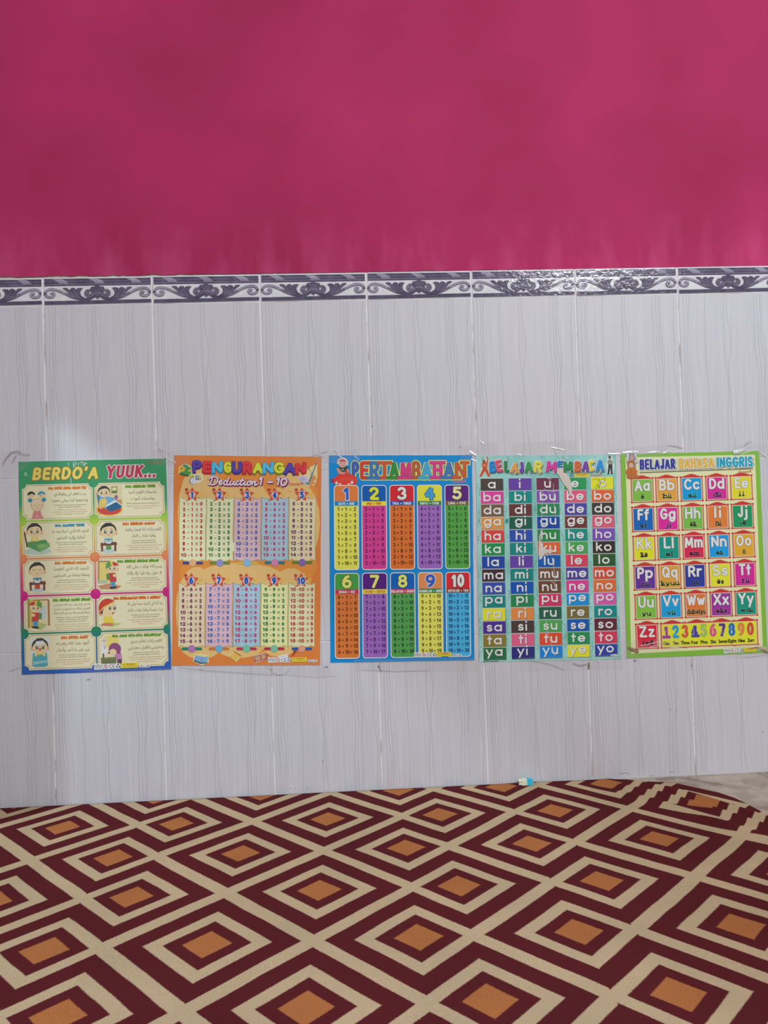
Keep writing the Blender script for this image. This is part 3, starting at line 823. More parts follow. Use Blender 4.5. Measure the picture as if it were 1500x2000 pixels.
def art_table(I, x, y, smile, hand=(70, 126, 160), leg=(110, 68, 62)):  # boy at a small table
    I.ell(x, y+25, 13, 5, (176, 188, 184)); I.rect(x-5, y+14, x+5, y+23, (176, 80, 60) if smile else (92, 140, 86))
    I.rect(x-8, y+1, x+8, y+10, hand if smile else (84, 150, 170))
    I.poly([(x-15, y+9), (x+15, y+8), (x+17, y+14), (x-16, y+15)], leg); I.rect(x-15, y+13, x-11, y+26, leg); I.rect(x+11, y+13, x+15, y+26, leg)
    I.ell(x, y+9, 6, 2.2, (190, 205, 215)); I.ell(x-10, y+8, 2.4, 2.2, (215, 190, 190))
    head(I, x, y-14, 14.5 if not smile else 14, eyes='shut' if smile else 'open')
    for s in (-1, 1): I.ell(x+s*4.5, y+6, 2.6, 2, SKIN)
def art_leaving(I, x, y, flip=False):   # boy in a cap walking through a doorway
    s = -1 if flip else 1
    def q(pts): return [(x+s*px, y+py) for px, py in pts]
    if not flip:
        I.poly(q([(-21, -28), (2, -28), (2, 14), (-21, 16)]), (206, 188, 110)); I.line(q([(-21, 15), (-20, -27), (2, -27)]), 2, (146, 92, 58)); I.poly(q([(-21, 9), (-4, 9), (-4, 16), (-21, 16)]), (166, 178, 146))
        I.poly(q([(-22, 20), (0, 16), (24, 22), (14, 28), (-16, 27)]), (182, 132, 96))
    else:
        I.poly(q([(-14, -30), (22, -29), (22, 20), (4, 27), (-14, 20)]), (208, 194, 150)); I.poly(q([(-21, -28), (-17, -28), (-17, 22), (-21, 22)]), (168, 112, 72)); I.line(q([(-19, -28), (16, -28)]), 2, (146, 98, 62))
        I.poly(q([(12, -29), (22, -31), (22, 25), (12, 25)]), (190, 170, 90)); I.poly(q([(18, -31), (22, -31), (22, 25), (18, 25)]), (150, 134, 74)); I.poly(q([(-14, -16), (6, -16), (6, 10), (-14, 10)]), (184, 190, 188)); I.poly(q([(-16, 20), (12, 12), (14, 26), (-4, 30)]), (166, 176, 110))
    I.poly(q([(2, 12), (12, 12), (11, 23), (3, 24)]), (80, 142, 170)); I.ell(x+s*5, y+25, 5, 2, (60, 48, 44)); I.ell(x+s*11, y+24, 3.5, 1.8, (60, 48, 44))
    I.poly(q([(-6, -2), (0, -4), (1, 9), (-5, 9)]), (86, 128, 76)); I.poly(q([(0, -4), (13, -4), (14, 13), (1, 13)]), (182, 66, 62)); I.ell(x+s*11, y+1, 4, 3, SKIN)
    head(I, x+s*6, y-14, 10, hair=None)
    I.poly(q([(-6, -12), (-6, -22), (0, -28), (6, -27), (6, -19), (0, -15)]), (96, 146, 76)); I.poly(q([(2, -27.5), (8, -27), (10, -19), (4, -19)]), (214, 186, 76)); I.poly(q([(7, -26), (14, -24), (20, -19), (12, -18), (8, -19)]), (182, 62, 58))
def art_kneel(I, x, y):         # child in a red cap praying on a mat
    I.poly([(x-24, y+24), (x+4, y+20), (x+22, y+22), (x+2, y+29)], (168, 186, 108))
    I.poly([(x-14, y+6), (x+3, y+6), (x+6, y+22), (x-16, y+22)], (222, 190, 74)); I.poly([(x-20, y+22), (x-10, y+20), (x+4, y+21), (x+3, y+26), (x-18, y+26)], (190, 116, 96)); I.ell(x+6, y+10, 4, 3.2, (222, 204, 178))
    I.ell(x-6, y-8, 17, 17, SKIN); I.ell(x-20, y+2, 3.6, 4.6, (196, 150, 110))
    I.poly(arc(x-6, y-9, 18, 18, 175, 318, 14)+[(x-2, y-16), (x-12, y-12), (x-18, y+2), (x-23, y+2)], (186, 66, 56)); I.line([(x-22, y-1), (x-14, y-10), (x, y-17), (x+6, y-20)], 2.2, (222, 180, 84))
    I.poly([(x-22, y+1), (x-17, y-6), (x-16, y+2)], (70, 60, 54))
    for dx in (-2, 7): I.ell(x+dx, y-8, 2.4, 3.4, (66, 72, 80)); I.ell(x+dx-.6, y-9, .9, 1.1, (226, 226, 222))
    I.poly([(x+1, y+1), (x+7, y+0), (x+4, y+4)], (190, 66, 60))
def art_sick(I, x, y):          # boy lying under a teal blanket with a cloth on his forehead
    I.poly([(x-19, y-26), (x+18, y-27), (x+16, y+4), (x+10, y+8), (x-16, y+8)], (196, 206, 204))
    I.poly([(x-14, y+2), (x+13, y+2), (x+15, y+26), (x+8, y+29), (x-10, y+29), (x-16, y+26)], (78, 160, 168))
    I.line([(x-14, y+19), (x+14, y+17)], 1, (190, 214, 214)); I.line([(x-13, y+21.5), (x-4, y+20)], .6, (170, 204, 204))
    I.rect(x-8, y+0, x+8, y+5, (222, 196, 84))
    head(I, x, y-11, 14.5)
    I.poly([(x-8, y-21), (x+7, y-22), (x+8, y-14), (x-8, y-13)], (206, 206, 204)); I.ell(x, y-6, 2.6, 1.6, (190, 78, 60))
    for s in (-1, 1): I.ell(x+s*8, y+5, 2.8, 3.4, (224, 194, 140))
def art_desk(I, x, y):          # girl in a purple scarf at a green desk, dreaming of a doctor
    I.ell(x-2, y-18, 16, 12, (216, 196, 110)); I.poly([(x-19, y-14), (x-11, y-14), (x-9, y+6), (x-21, y+6)], (212, 208, 204)); I.ell(x-14, y-20, 5.4, 5.6, (206, 194, 180)); I.line([(x-15, y-14), (x-14, y-4), (x-11, y-10)], .7, (90, 86, 86))
    for dx in (-16, -12): I.ell(x+dx, y-20, .9, 1.1, (90, 82, 80))
    I.poly([(x+5, y+4), (x+18, y+4), (x+20, y+18), (x+6, y+18)], (182, 122, 164)); I.rect(x+10, y+17, x+19, y+27, (92, 70, 84))
    I.poly(arc(x+6, y-3, 12, 12, 150, 400, 16)+[(x+16, y+8), (x+8, y+4), (x-2, y+4)], (134, 76, 116)); I.ell(x+2, y+3, 7, 6.5, SKIN); I.poly([(x-8, y+2), (x-3, y+3), (x-6, y+7)], (150, 60, 62))
    I.poly([(x-22, y+13), (x+9, y+12), (x+9, y+16), (x-22, y+17)], (120, 124, 84)); I.rect(x-21, y+16, x+8, y+26, (104, 112, 78)); I.rect(x-18, y+5, x-15, y+13, (90, 96, 70))

def prayer_poster():
    P = Poster('prayer_poster', 'leftmost poster, rainbow edged with ten cream panels of cartoon children and Arabic script', [(36.5, 902), (324.7, 895.8), (334.6, 1307.4), (43.1, 1317.7)], (290, 413))
    zt = P.to_wall(145, 0)[1]; zb = P.to_wall(145, 413)[1]
    P.sheet(gradient('rainbow_print', [(0, (62, 142, 96)), (.2, (60, 140, 94)), (.28, (150, 184, 70)), (.35, (196, 180, 84)), (.45, (208, 128, 82)), (.53, (200, 88, 96)), (.63, (186, 36, 118)), (.71, (150, 56, 110)), (.8, (36, 122, 86)), (.88, (50, 96, 140)), (1, (46, 88, 168))], zb, zt))
    I = Ink(P, .0001)
    kw = dict(font='S', t=.225, shear=.16, gap=.17)
    I.text("BERDO'A", 26, 37, 25, (222, 196, 98), 'l', w=128, out=[((150, 96, 34), 1.3)], **kw)
    I.text('YUUK...', 170, 36.5, 25, (178, 60, 82), 'l', w=98, out=[((226, 204, 204), 1.4)], **kw)
    signature(I, 252, 8.5, 30, (150, 108, 96))
    wh = (222, 222, 222)
    for pts in ([(107, 5), (113, 3.5)], [(107, 5), (107.5, 13), (112, 11)], [(107, 8), (112, 8.5)], [(113, 3.5), (112.5, 8)], [(117, 4), (117, 11)], [(119, 5), (123, 3), (126, 4), (122, 9)], [(129, 3), (127, 11), (133, 5)], [(129, 7), (134, 6)], [(98, 4), (98, 11)], [(101, 33), (102, 36), (102, 45)], [(11, 25), (14, 21), (16, 27), (11, 27)], [(252, 28), (256, 27)]):
        I.line(pts, 1.0, wh)
    I.build('title', P.root)
    txt = [("DOA UNTUK KEDUA ORANG TUA", (216, 120, 44), 57, 131, 0, ["رب اغفر لي ولوالدي", "وارحمهما كما ربياني صغيرا"], ["Robbighfirlii waliwaalidayya warhamhumaa", "kamaa robbayaanii shoghiiroo"], ["Ya Tuhanku, ampunilah dosaku dan dosa", "ibu bapakku, dan sayangilah mereka seperti", "mereka menyayangiku di waktu kecil"]),
        ("DOA SEBELUM TIDUR", (98, 146, 40), 208, 267, 0, ["باسمك اللهم أحيا", "وباسمك أموت"], ["Bismika Allaahumma ahyaa wabismika amuut"], ["Dengan nama-Mu, Ya Allah, aku hidup dan", "dengan nama-Mu aku mati"]),
        ("DOA BANGUN TIDUR", (66, 142, 164), 69, 126, 1, ["الحمد لله الذي أحيانا بعد ما", "أماتنا وإليه النشور"], ["Alhamdulillaahil ladzii ahyaanaa ba'da", "maa amaatanaa wailaihin nusyuur"], ["Segala puji bagi Allah yang telah", "menghidupkan kami sesudah mematikan kami", "dan kepada-Nya kami dikembalikan"]),
        ("DOA SEBELUM MAKAN", (204, 104, 38), 201, 264, 1, ["اللهم بارك لنا فيما رزقتنا", "وقنا عذاب النار"], ["Allaahumma baariklanaa fiimaa", "rozaqtanaa waqinaa adzaabannaar"], ["Ya Allah, berilah kami keberkahan dalam rezeki", "yang Engkau berikan kepada kami dan", "peliharalah kami dari siksa api neraka"]),
        ("DOA SESUDAH MAKAN", (212, 116, 44), 67, 128, 2, ["الحمد لله الذي أطعمنا", "وسقانا وجعلنا من المسلمين"], ["Alhamdulillaahil ladzii ath'amanaa", "wasaqoonaa waja'alanaa minal muslimiin"], ["Segala puji bagi Allah yang telah memberi", "makan dan minum kepada kami serta menjadikan", "kami termasuk orang-orang muslim"]),
        ("DOA HENDAK KELUAR RUMAH", (98, 150, 40), 189, 270, 2, ["بسم الله توكلت على الله", "لا حول ولا قوة إلا بالله"], ["Bismillaahi tawakkaltu alalloohi", "laa haula walaa quwwata illaa billaah"], ["Dengan nama Allah aku bertawakal kepada Allah", "tiada daya dan kekuatan kecuali", "dengan Allah"]),
        ("DOA HENDAK MASUK RUMAH", (98, 150, 40), 62, 134, 3, ["السلام علينا وعلى عباد الله الصالحين", "اللهم إني أسألك خير المولج وخير المخرج", "بسم الله ولجنا وبسم الله خرجنا وعلى الله ربنا توكلنا"], ["Assalaamu alainaa wa alaa ibaadillaahish", "shoolihiin. Allaahumma innii as-aluka", "khoirol maulaji wa khoirol makhroj"], ["Semoga Allah mencurahkan keselamatan atas", "kami dan atas hamba-hamba-Nya yang sholeh", "dengan nama Allah kami masuk dan keluar"]),
        ("DOA KESELAMATAN DUNIA & AKHIRAT", (206, 100, 36), 180, 272, 3, ["ربنا آتنا في الدنيا حسنة وفي الآ", "خرة حسنة وقنا عذاب النار"], ["Robbanaa aatinaa fiddun-yaa hasanah", "wafil aakhiroti hasanah waqinaa"], ["Ya Tuhan kami berilah kami kebaikan di dunia", "dan di akhirat dan peliharalah kami", "dari siksa neraka"]),
        ("DOA KETIKA SAKIT", (210, 110, 40), 77, 129, 4, ["أعوذ بعزة الله وقدرته", "من شر ما أجد وأحاذر"], ["A'uudzu bi'izzatillaahi waqudrotihi", "min syarri maa ajidu wa uhaadziru"], ["Aku berlindung kepada kekuasaan Allah dan", "kodrat-Nya dari penyakit yang menimpaku", "dan yang aku khawatirkan"]),
        ("DOA AGAR CITA-CITA DIKABULKAN", (98, 150, 40), 176, 271, 4, ["اللهم إنك تعلم سري", "وعلانيتي فاقبل معذرتي"], ["Allaahumma innaka ta'lamu sirrii", "wa alaaniyatii faqbal ma'dzirotii"], ["Ya Allah, sesungguhnya Engkau mengetahui apa", "yang kami rahasiakan dan kami nyatakan", "maka terimalah alasanku"])]
    tops = [45.3, 118.5, 191.6, 263.4, 336.2]; bots = [114.8, 188.3, 260.3, 333.2, 405]
    for k, (ttl, tc, tx0, tx1, row, ar, tl, tr) in enumerate(txt):
        left = k % 2 == 0
        x0, x1 = (6, 144.2) if left else (147, 285); y0, y1 = tops[row], bots[row]
        def plate(d, r):
            a, b_, c, e = x0+d, x1-d, y0+d, y1-d; pts = []
            for cx, cy, s in ((b_, c, 180), (b_, e, 270), (a, e, 360), (a, c, 450)):
                pts += [(cx+r*math.cos(math.radians(s-90*t/5)), cy+r*math.sin(math.radians(s-90*t/5))) for t in range(6)]
            return pts
        I = Ink(P, .00006)
        I.poly(plate(0, 8.5), BEIGE); I.line(plate(2.4, 8.5), .75, BROWN, True)
        pan = I.build('prayer_panel', P.root)
        I = Ink(P, .0002); I.text(ttl, (tx0+tx1)/2, y0+10.8, 5.2, tc, w=tx1-tx0, font='S', t=.26, shear=.15, gap=.12, out=[(tuple(int(v*.75) for v in tc), .25)])
        I.build('heading', pan)
        I = Ink(P, .0002); I.hold = True
        tcx = (x0+x1)/2+(24 if left else 26); wide = 66 if k not in (1,) else 60
        n = len(ar); ys = [y0+22, y0+34.5] if n == 2 else [y0+19, y0+27, y0+35]
        hmax = 5.6 if n == 2 else 3.6
        for a, yy in zip(ar, ys):
            V, F, E, wd = font_mesh(arabic(a)); ww = min(wd*hmax*.98, 70)
            I.text(arabic(a), tcx, yy, hmax, (112, 102, 90), w=ww, bold=.04)
        yy = ys[-1]+8
        for a in tl: I.text(a, tcx, yy, 2.3, (134, 126, 112), w=min(68, len(a)*1.6), bold=.05, shear=.15); yy += 4
        yy += 1.2
        for a in tr: I.text(a, tcx, yy, 2.3, (182, 146, 120), w=min(72, len(a)*1.6), bold=.05, shear=.15); yy += 4.2
        I.build('prayer_text', pan)
        I = Ink(P, .0002); cy = (y0+y1)/2
        [lambda: art_parents(I, x0+29, cy+2), lambda: art_bed(I, x0+29, cy), lambda: art_green_bed(I, x0+29, cy), lambda: art_table(I, x0+26, cy, False), lambda: art_table(I, x0+27, cy, True), lambda: art_leaving(I, x0+26, cy), lambda: art_leaving(I, x0+29, cy, True), lambda: art_kneel(I, x0+28, cy), lambda: art_sick(I, x0+30, cy), lambda: art_desk(I, x0+28, cy+2)][k]()
        I.build('cartoon_picture', pan)
    I = Ink(P, .0005); safety(I, 140, 396.5, 1.06, 'GH 2 - 008'); I.build('safety_marks', P.root)
prayer_poster()

# ------------------------------------------------------------------ poster of subtraction sums
def subtraction_poster():
    P = Poster('subtraction_poster', 'orange poster of subtraction tables on ten scrolls with red stars', [(340.3, 889), (628, 892.3), (625.1, 1298.7), (336.2, 1299.8)], (288, 408))
    P.sheet(ink((206, 120, 58)))
    I = Ink(P, .00004); blob = (214, 174, 112); org = (214, 134, 58)
    I.poly([(26, 60), (60, 30), (120, 40), (196, 30), (270, 40), (280, 70), (280, 130), (274, 200), (282, 215), (270, 240), (278, 300), (274, 372), (200, 392), (120, 380), (60, 376), (10, 372), (8, 300), (16, 210), (8, 150), (14, 80)], org)
    for cx, cy, rx, ry in ((145, 120, 128, 66), (52, 110, 44, 96), (250, 130, 36, 76), (130, 270, 116, 62), (46, 300, 40, 84), (56, 362, 44, 34), (130, 372, 46, 22), (208, 368, 34, 24), (230, 290, 46, 72), (60, 60, 34, 22), (236, 44, 36, 26)): I.ell(cx, cy, rx, ry, blob)
    I.poly([(170, 52), (176, 46), (204, 44), (196, 70), (186, 80)], org)
    I.build('background_print', P.root)
    I = Ink(P, .0006)
    cols = {'p': (84, 66, 152), 'r': (204, 58, 66), 'b': (84, 176, 206), 'y': (204, 204, 58)}
    dk = {'p': (58, 42, 120), 'r': (160, 40, 48), 'b': (36, 122, 176), 'y': (110, 118, 36)}
    xs = [(35, 54), (55, 74), (73, 95), (96, 113), (112, 132), (133, 152), (153, 174), (172, 195), (194, 216), (214, 238), (236, 258)]
    for ch, (a, b_), q in zip('PENGURANGAN', xs, 'prbyprybypr'):
        q = 'b' if (ch, a) in (('N', 172),) else q
        dy = {'P': -1.5}.get(ch, 0)
        I.text(ch, (a+b_)/2, 36+dy, 22, dk[q], w=b_-a-1.5, font='S', t=.25, out=[(dk[q], 1.3)])
        I.text(ch, (a+b_)/2, 33.5+dy, 22, cols[q], w=b_-a-1.5, font='S', t=.25, out=[(dk[q], .8)])
    I.build('title', P.root)
    # script subtitle drawn as one brush line per letter
    I = Ink(P, .0006); mag = (136, 36, 92); pk = (232, 208, 224)
    def spl(pts, n=5):
        out = []
        for i in range(len(pts)-1):
            p0, p1, p2, p3 = pts[max(0, i-1)], pts[i], pts[i+1], pts[min(len(pts)-1, i+2)]
            for s in range(n):
                t = s/n; out.append(tuple(.5*(2*p1[d]+(-p0[d]+p2[d])*t+(2*p0[d]-5*p1[d]+4*p2[d]-p3[d])*t*t+(-p0[d]+3*p1[d]-3*p2[d]+p3[d])*t**3) for d in (0, 1)))
        return out+[pts[-1]]
    L = [[(75, 43), (73, 50), (70, 56), (67, 56)], [(68, 47), (71, 43), (79, 41.5), (85, 45), (84, 52), (77, 57), (70, 56)],
         [(88, 54), (93, 51), (92, 48.5), (89, 50), (88, 54), (90, 57), (95, 54)], [(104, 50), (100, 49), (97, 53), (99, 57), (103, 54), (107, 42)], [(107, 43), (103, 55), (107, 57), (110, 53)],
         [(111, 49.5), (109, 55), (112, 57), (116, 53), (118, 49.5), (116, 55), (119, 57), (121, 54)], [(127, 50.5), (124, 49.5), (121, 53), (123, 57), (128, 54)], [(134, 44), (129, 55), (132, 57), (136, 53)], [(129, 48.5), (137, 48)],
         [(139, 49.5), (136.5, 55), (139, 57), (142, 54)], [(147, 49.5), (143, 52), (144, 57), (149, 55), (149, 50), (146, 50), (152, 51)], [(154, 49.5), (151.5, 57)], [(152.5, 53), (157, 49.5), (159, 51), (157, 56), (160, 57), (163, 54)], [(141, 45), (141.4, 46)]]
    L2 = [[(166, 46), (171, 43), (168.5, 57)], [(182, 51), (193, 51)], [(200, 46), (205, 43), (202, 57)], [(215, 43.5), (210, 47), (209, 53), (212, 57), (218, 54), (220, 47), (216, 43.5), (214, 43.5)]]
    for wd, c, ox, oy in ((6.6, (226, 196, 190), .6, .6), (5.0, mag, 1.2, 1.2), (4.4, mag, 0, 0), (2.6, pk, 0, 0)):
        for st in L: I.line([(x+ox, y+oy) for x, y in spl(st)], wd*.92, c)
        for st in L2: I.line([(x+ox, y+oy) for x, y in spl(st)], wd*1.12, c)
    I.build('subtitle', P.root, 'pink script lettering with dark magenta shadow')
    # small printed pictures
    glow = (224, 196, 140)
    I = Ink(P, .0007); I.poly([(8, 24), (22, 16), (34, 22), (36, 36), (28, 42), (10, 38)], glow)
    I.poly([(14, 24), (22, 18), (33, 24), (34, 34), (29, 40), (11, 36)], (72, 140, 72)); I.poly([(11, 35), (29, 39), (28, 42), (11, 38)], (70, 84, 62)); I.poly([(8, 25), (14, 21), (23, 25), (20, 31), (13, 33), (9, 29)], (222, 170, 72)); I.ell(15, 26, 2, 2, (150, 104, 50)); I.poly([(17, 20), (21, 17), (25, 19), (23, 23)], (66, 140, 150)); I.ell(30, 30, 3, 2, (196, 178, 84))
    I.build('book_picture', P.root)
    I = Ink(P, .0007); I.poly([(32, 38), (54, 34), (58, 46), (50, 54), (34, 58), (30, 48)], glow); I.poly([(40, 38), (54, 38), (56, 50), (42, 54)], (206, 206, 190))
    for i, c in enumerate(((72, 110, 160), (96, 140, 84), (210, 170, 70), (70, 90, 150), (80, 80, 84), (196, 120, 80))): I.rect(42+(i % 3)*4, 39+(i//3)*5, 45+(i % 3)*4, 43+(i//3)*5, c)
    I.poly([(32, 40), (38, 38), (40, 42), (33, 44)], (150, 170, 76)); I.ell(37, 50, 6.6, 7, (92, 100, 140)); I.ell(37.6, 50, 5.6, 6.2, (206, 206, 212)); I.line([(37.6, 50), (38.4, 45.5)], .6, (80, 80, 96)); I.line([(37.6, 50), (35, 53.5)], .6, (80, 80, 96))
    I.build('clock_picture', P.root)
    I = Ink(P, .0007); I.poly([(240, 42), (254, 36), (266, 20), (280, 14), (280, 40), (276, 56), (262, 58), (250, 50)], glow)
    I.poly([(240, 40), (258, 38), (264, 46), (252, 54)], (186, 178, 206)); I.line([(246, 42), (252, 48)], .7, (76, 64, 130)); I.line([(250, 40), (256, 46)], .7, (76, 64, 130))
    I.ell(268, 50, 5.5, 6.5, (204, 140, 76)); I.ell(273, 42, 4.5, 5.5, (204, 140, 76)); I.line([(263, 20), (268, 34), (270, 46)], 1, (140, 120, 96)); I.line([(277, 16), (271, 32)], 2.2, (90, 120, 142)); I.line([(279, 12), (277, 17)], 1.4, (70, 56, 52)); I.line([(271, 32), (264, 50)], 2.6, (64, 116, 150)); I.poly([(256, 51), (263, 50), (266, 56), (258, 54)], (60, 130, 160)); I.line([(272, 50), (278, 56)], 1.3, (170, 110, 60))
    I.build('violin_picture', P.root)
    I = Ink(P, .0007); signature(I, 224, 55.5, 30, (176, 90, 90)); I.build('maker_mark', P.root)
    spec = [(12.1, 62.3, 81.6, 206, (212, 210, 172), (168, 46, 46), (66, 70, 132), (214, 164, 118)), (64.6, 115.8, 81.3, 205.8, (213, 210, 170), (36, 108, 62), (92, 132, 60), (136, 134, 186)), (118, 169.6, 81.2, 205.5, (204, 172, 178), (52, 84, 164), (200, 166, 78), (126, 176, 212)), (171.8, 223.4, 80.5, 205, (158, 186, 202), (178, 40, 96), (36, 116, 138), (204, 124, 172)), (225.6, 276.7, 80, 204.4, (216, 198, 160), (88, 38, 88), (86, 126, 58), (128, 98, 166)),
            (11.8, 62.4, 248.2, 372.3, (212, 194, 160), (112, 40, 96), (36, 120, 98), (166, 112, 166)), (64.6, 115.6, 248, 372.4, (204, 168, 180), (44, 98, 166), (186, 112, 56), (104, 164, 196)), (118, 169.6, 247.9, 372.5, (152, 184, 200), (184, 40, 100), (168, 52, 76), (112, 180, 152)), (172, 223.6, 247.9, 372.6, (212, 210, 154), (36, 108, 62), (164, 48, 64), (114, 180, 146)), (225.9, 276.4, 247.8, 372.8, (206, 204, 164), (166, 44, 44), (46, 78, 150), (224, 146, 116))]
    r = random.Random(5)
    for k, (x0, x1, y0, y1, bgc, tc, bar, circ) in enumerate(spec):
        num = k+1; W = x1-x0; cx = (x0+x1)/2-1.3
        I = Ink(P, .0003); edge = tuple(int(v*.72) for v in (bgc[0], bgc[1], int(bgc[2]*.8)))
        def scroll(g):
            top = [(x0-g, y0-g), (x0+W*.06, y0+2-g), (x0+W*.16, y0+4-g), (x0+W*.3, y0+1.5-g), (x0+W*.42, y0-1-g), (x0+W*.6, y0-1-g), (x0+W*.72, y0+2-g), (x0+W*.86, y0+4-g), (x0+W*.95, y0+2-g), (x1+g, y0-1-g)]
            bot = [(x1+g*.5, y0+30), (x1+g-.8, y0+70), (x1+g, y1-6), (x1+g, y1+g), (x1-W*.05, y1-2+g), (x1-W*.12, y1-4+g), (x1-W*.24, y1-1+g), (x0+W*.5, y1+g+.4), (x0+W*.2, y1-1.5+g), (x0+W*.1, y1-4+g), (x0+W*.04, y1-1.5+g), (x0-g, y1+g), (x0-g+.4, y1-20), (x0-g-.6, y0+60), (x0-g+.5, y0+30)]
            return top+bot
        I.poly(scroll(.9), edge); I.poly(scroll(0), bgc)
        # paper strips of slightly other tint
        for _ in range(5):
            a = x0+2+r.random()*(W-14); c = y0+14+r.random()*(y1-y0-40); d = 1 if r.random() < .5 else -1
            I.rect(a, c, a+r.uniform(8, 16), c+r.uniform(9, 24), tuple(max(0, min(240, v+6*d)) for v in bgc))
        pan = I.build('scroll_panel', P.root)
        I = Ink(P, .0007); I.hold = True
        for i in range(10):
            y = y0+(16.2 if k < 5 else 15.8)+i*(11.07 if k < 5 else 11.17)
            for s, fx in ((str(num+i), .166), ('-', .33 if num+i < 10 else .36), (str(num), .478 if num < 10 else .5), ('=', .66 if num < 10 else .74), (str(i), .83 if num < 10 else .9)):
                if s in '-=':
                    yy = [y-3] if s == '-' else [y-2, y-4.6]
                    for q in yy: I.line([(x0+W*fx-(1.6 if s == '-' else 2.1), q), (x0+W*fx+(1.6 if s == '-' else 2.1), q)], 1.25, tc)
                else:
                    wdt = {1: 4.9, 2: 10.2}[len(s)]
                    if s == '1': wdt = 2.6
                    if s == '11': wdt = 7.4
                    I.text(s, x0+W*fx, y, 7.2, tc, w=wdt, font='S', t=.235, gap=.14)
        I.build('sums', pan)
        I = Ink(P, .0007); sx_, sy = cx, y0-5.6
        I.star(sx_-11, sy-9, 4.4, (170, 54, 48), .5, 5, -60); I.star(sx_+17, sy-1, 4.2, (212, 176, 72), .5, 5, -80); I.star(sx_-10.5, sy+11.5, 2.2, (188, 80, 44)); I.star(sx_+6, sy-11, 2, (222, 196, 110)); I.star(sx_+12.5, sy+7, 1.6, (120, 70, 50))
        I.star(sx_, sy+.5, 15.6, (226, 170, 130), .54); I.star(sx_, sy+.5, 14.6, (190, 68, 46), .54)
        for rr, c in ((8.2, (202, 96, 74)), (7, (212, 136, 116)), (5.6, (222, 176, 160))): I.ell(sx_, sy+.6, rr, rr, c)
        s = str(num); wd = 8.2 if num < 10 else 15.5
        I.text(s, sx_, sy+8, 14, (40, 76, 158), w=4.5 if s == '1' else wd, font='S', t=.25, out=[((216, 206, 222), .9)], gap=.1)
        I.build('star_badge', pan)
        I = Ink(P, .0007); by = y1+3.3
        I.rect(x0+6.5, by-2.6, x0+45.5, by+2.8, bar); pts = []
        for i in range(28): q = 6.8 if i % 2 else 7.5; pts.append((x0+26+q*math.cos(i*math.pi/14), by+q*math.sin(i*math.pi/14)))
        I.poly(pts, tuple(int(v*.85) for v in circ)); I.ell(x0+26, by, 6.6, 6.6, circ); I.build('ribbon_bar', pan)
    I = Ink(P, .0008); I.poly([(42, 388), (52, 384), (70, 388), (72, 402), (58, 408), (40, 400)], glow); I.poly([(46, 388), (58, 391), (70, 391), (68, 403), (56, 403), (42, 398)], (120, 160, 196)); I.line([(58, 391), (56, 403)], .8, (80, 110, 150)); I.poly([(43, 397), (56, 402), (68, 402), (68, 404), (55, 405), (42, 400)], (70, 90, 120))
    I.build('notebook_picture', P.root)
    I = Ink(P, .0008); I.poly([(108, 390), (122, 378), (136, 390), (124, 402)], glow); I.poly([(110, 391), (121, 381), (133, 391), (123, 400)], (214, 172, 84)); I.line([(119, 380), (134, 390)], 2, (150, 92, 50)); I.line([(111, 392), (123, 401)], 1, (176, 130, 60))
    I.build('notepad_picture', P.root)
    I = Ink(P, .0008); I.poly([(157, 390), (180, 382), (184, 396), (162, 404)], glow); I.poly([(158, 391), (181, 384), (184, 396), (161, 402)], (146, 78, 116)); I.poly([(160, 392), (170, 389), (172, 397), (162, 400)], (190, 150, 110)); I.poly([(172, 388), (180, 386), (182, 394), (174, 397)], (190, 150, 110)); I.line([(183, 388), (187, 388)], 2, (150, 60, 110))
    I.build('folder_picture', P.root)
    I = Ink(P, .0008); I.poly([(204, 390), (224, 386), (226, 392), (206, 398)], (206, 206, 206)); I.line([(205, 393), (225, 389)], .8, (170, 170, 172)); I.line([(241, 380), (233, 390)], 3, (170, 60, 60)); I.line([(239, 379), (236, 383)], 2.2, (70, 60, 64)); I.line([(231, 392), (224, 402)], 1.4, (90, 72, 60))
    I.build('pencil_picture', P.root)
    I = Ink(P, .0009); safety(I, 186, 392.5, .94, 'GH 2 - 074'); I.build('safety_marks', P.root)
subtraction_poster()
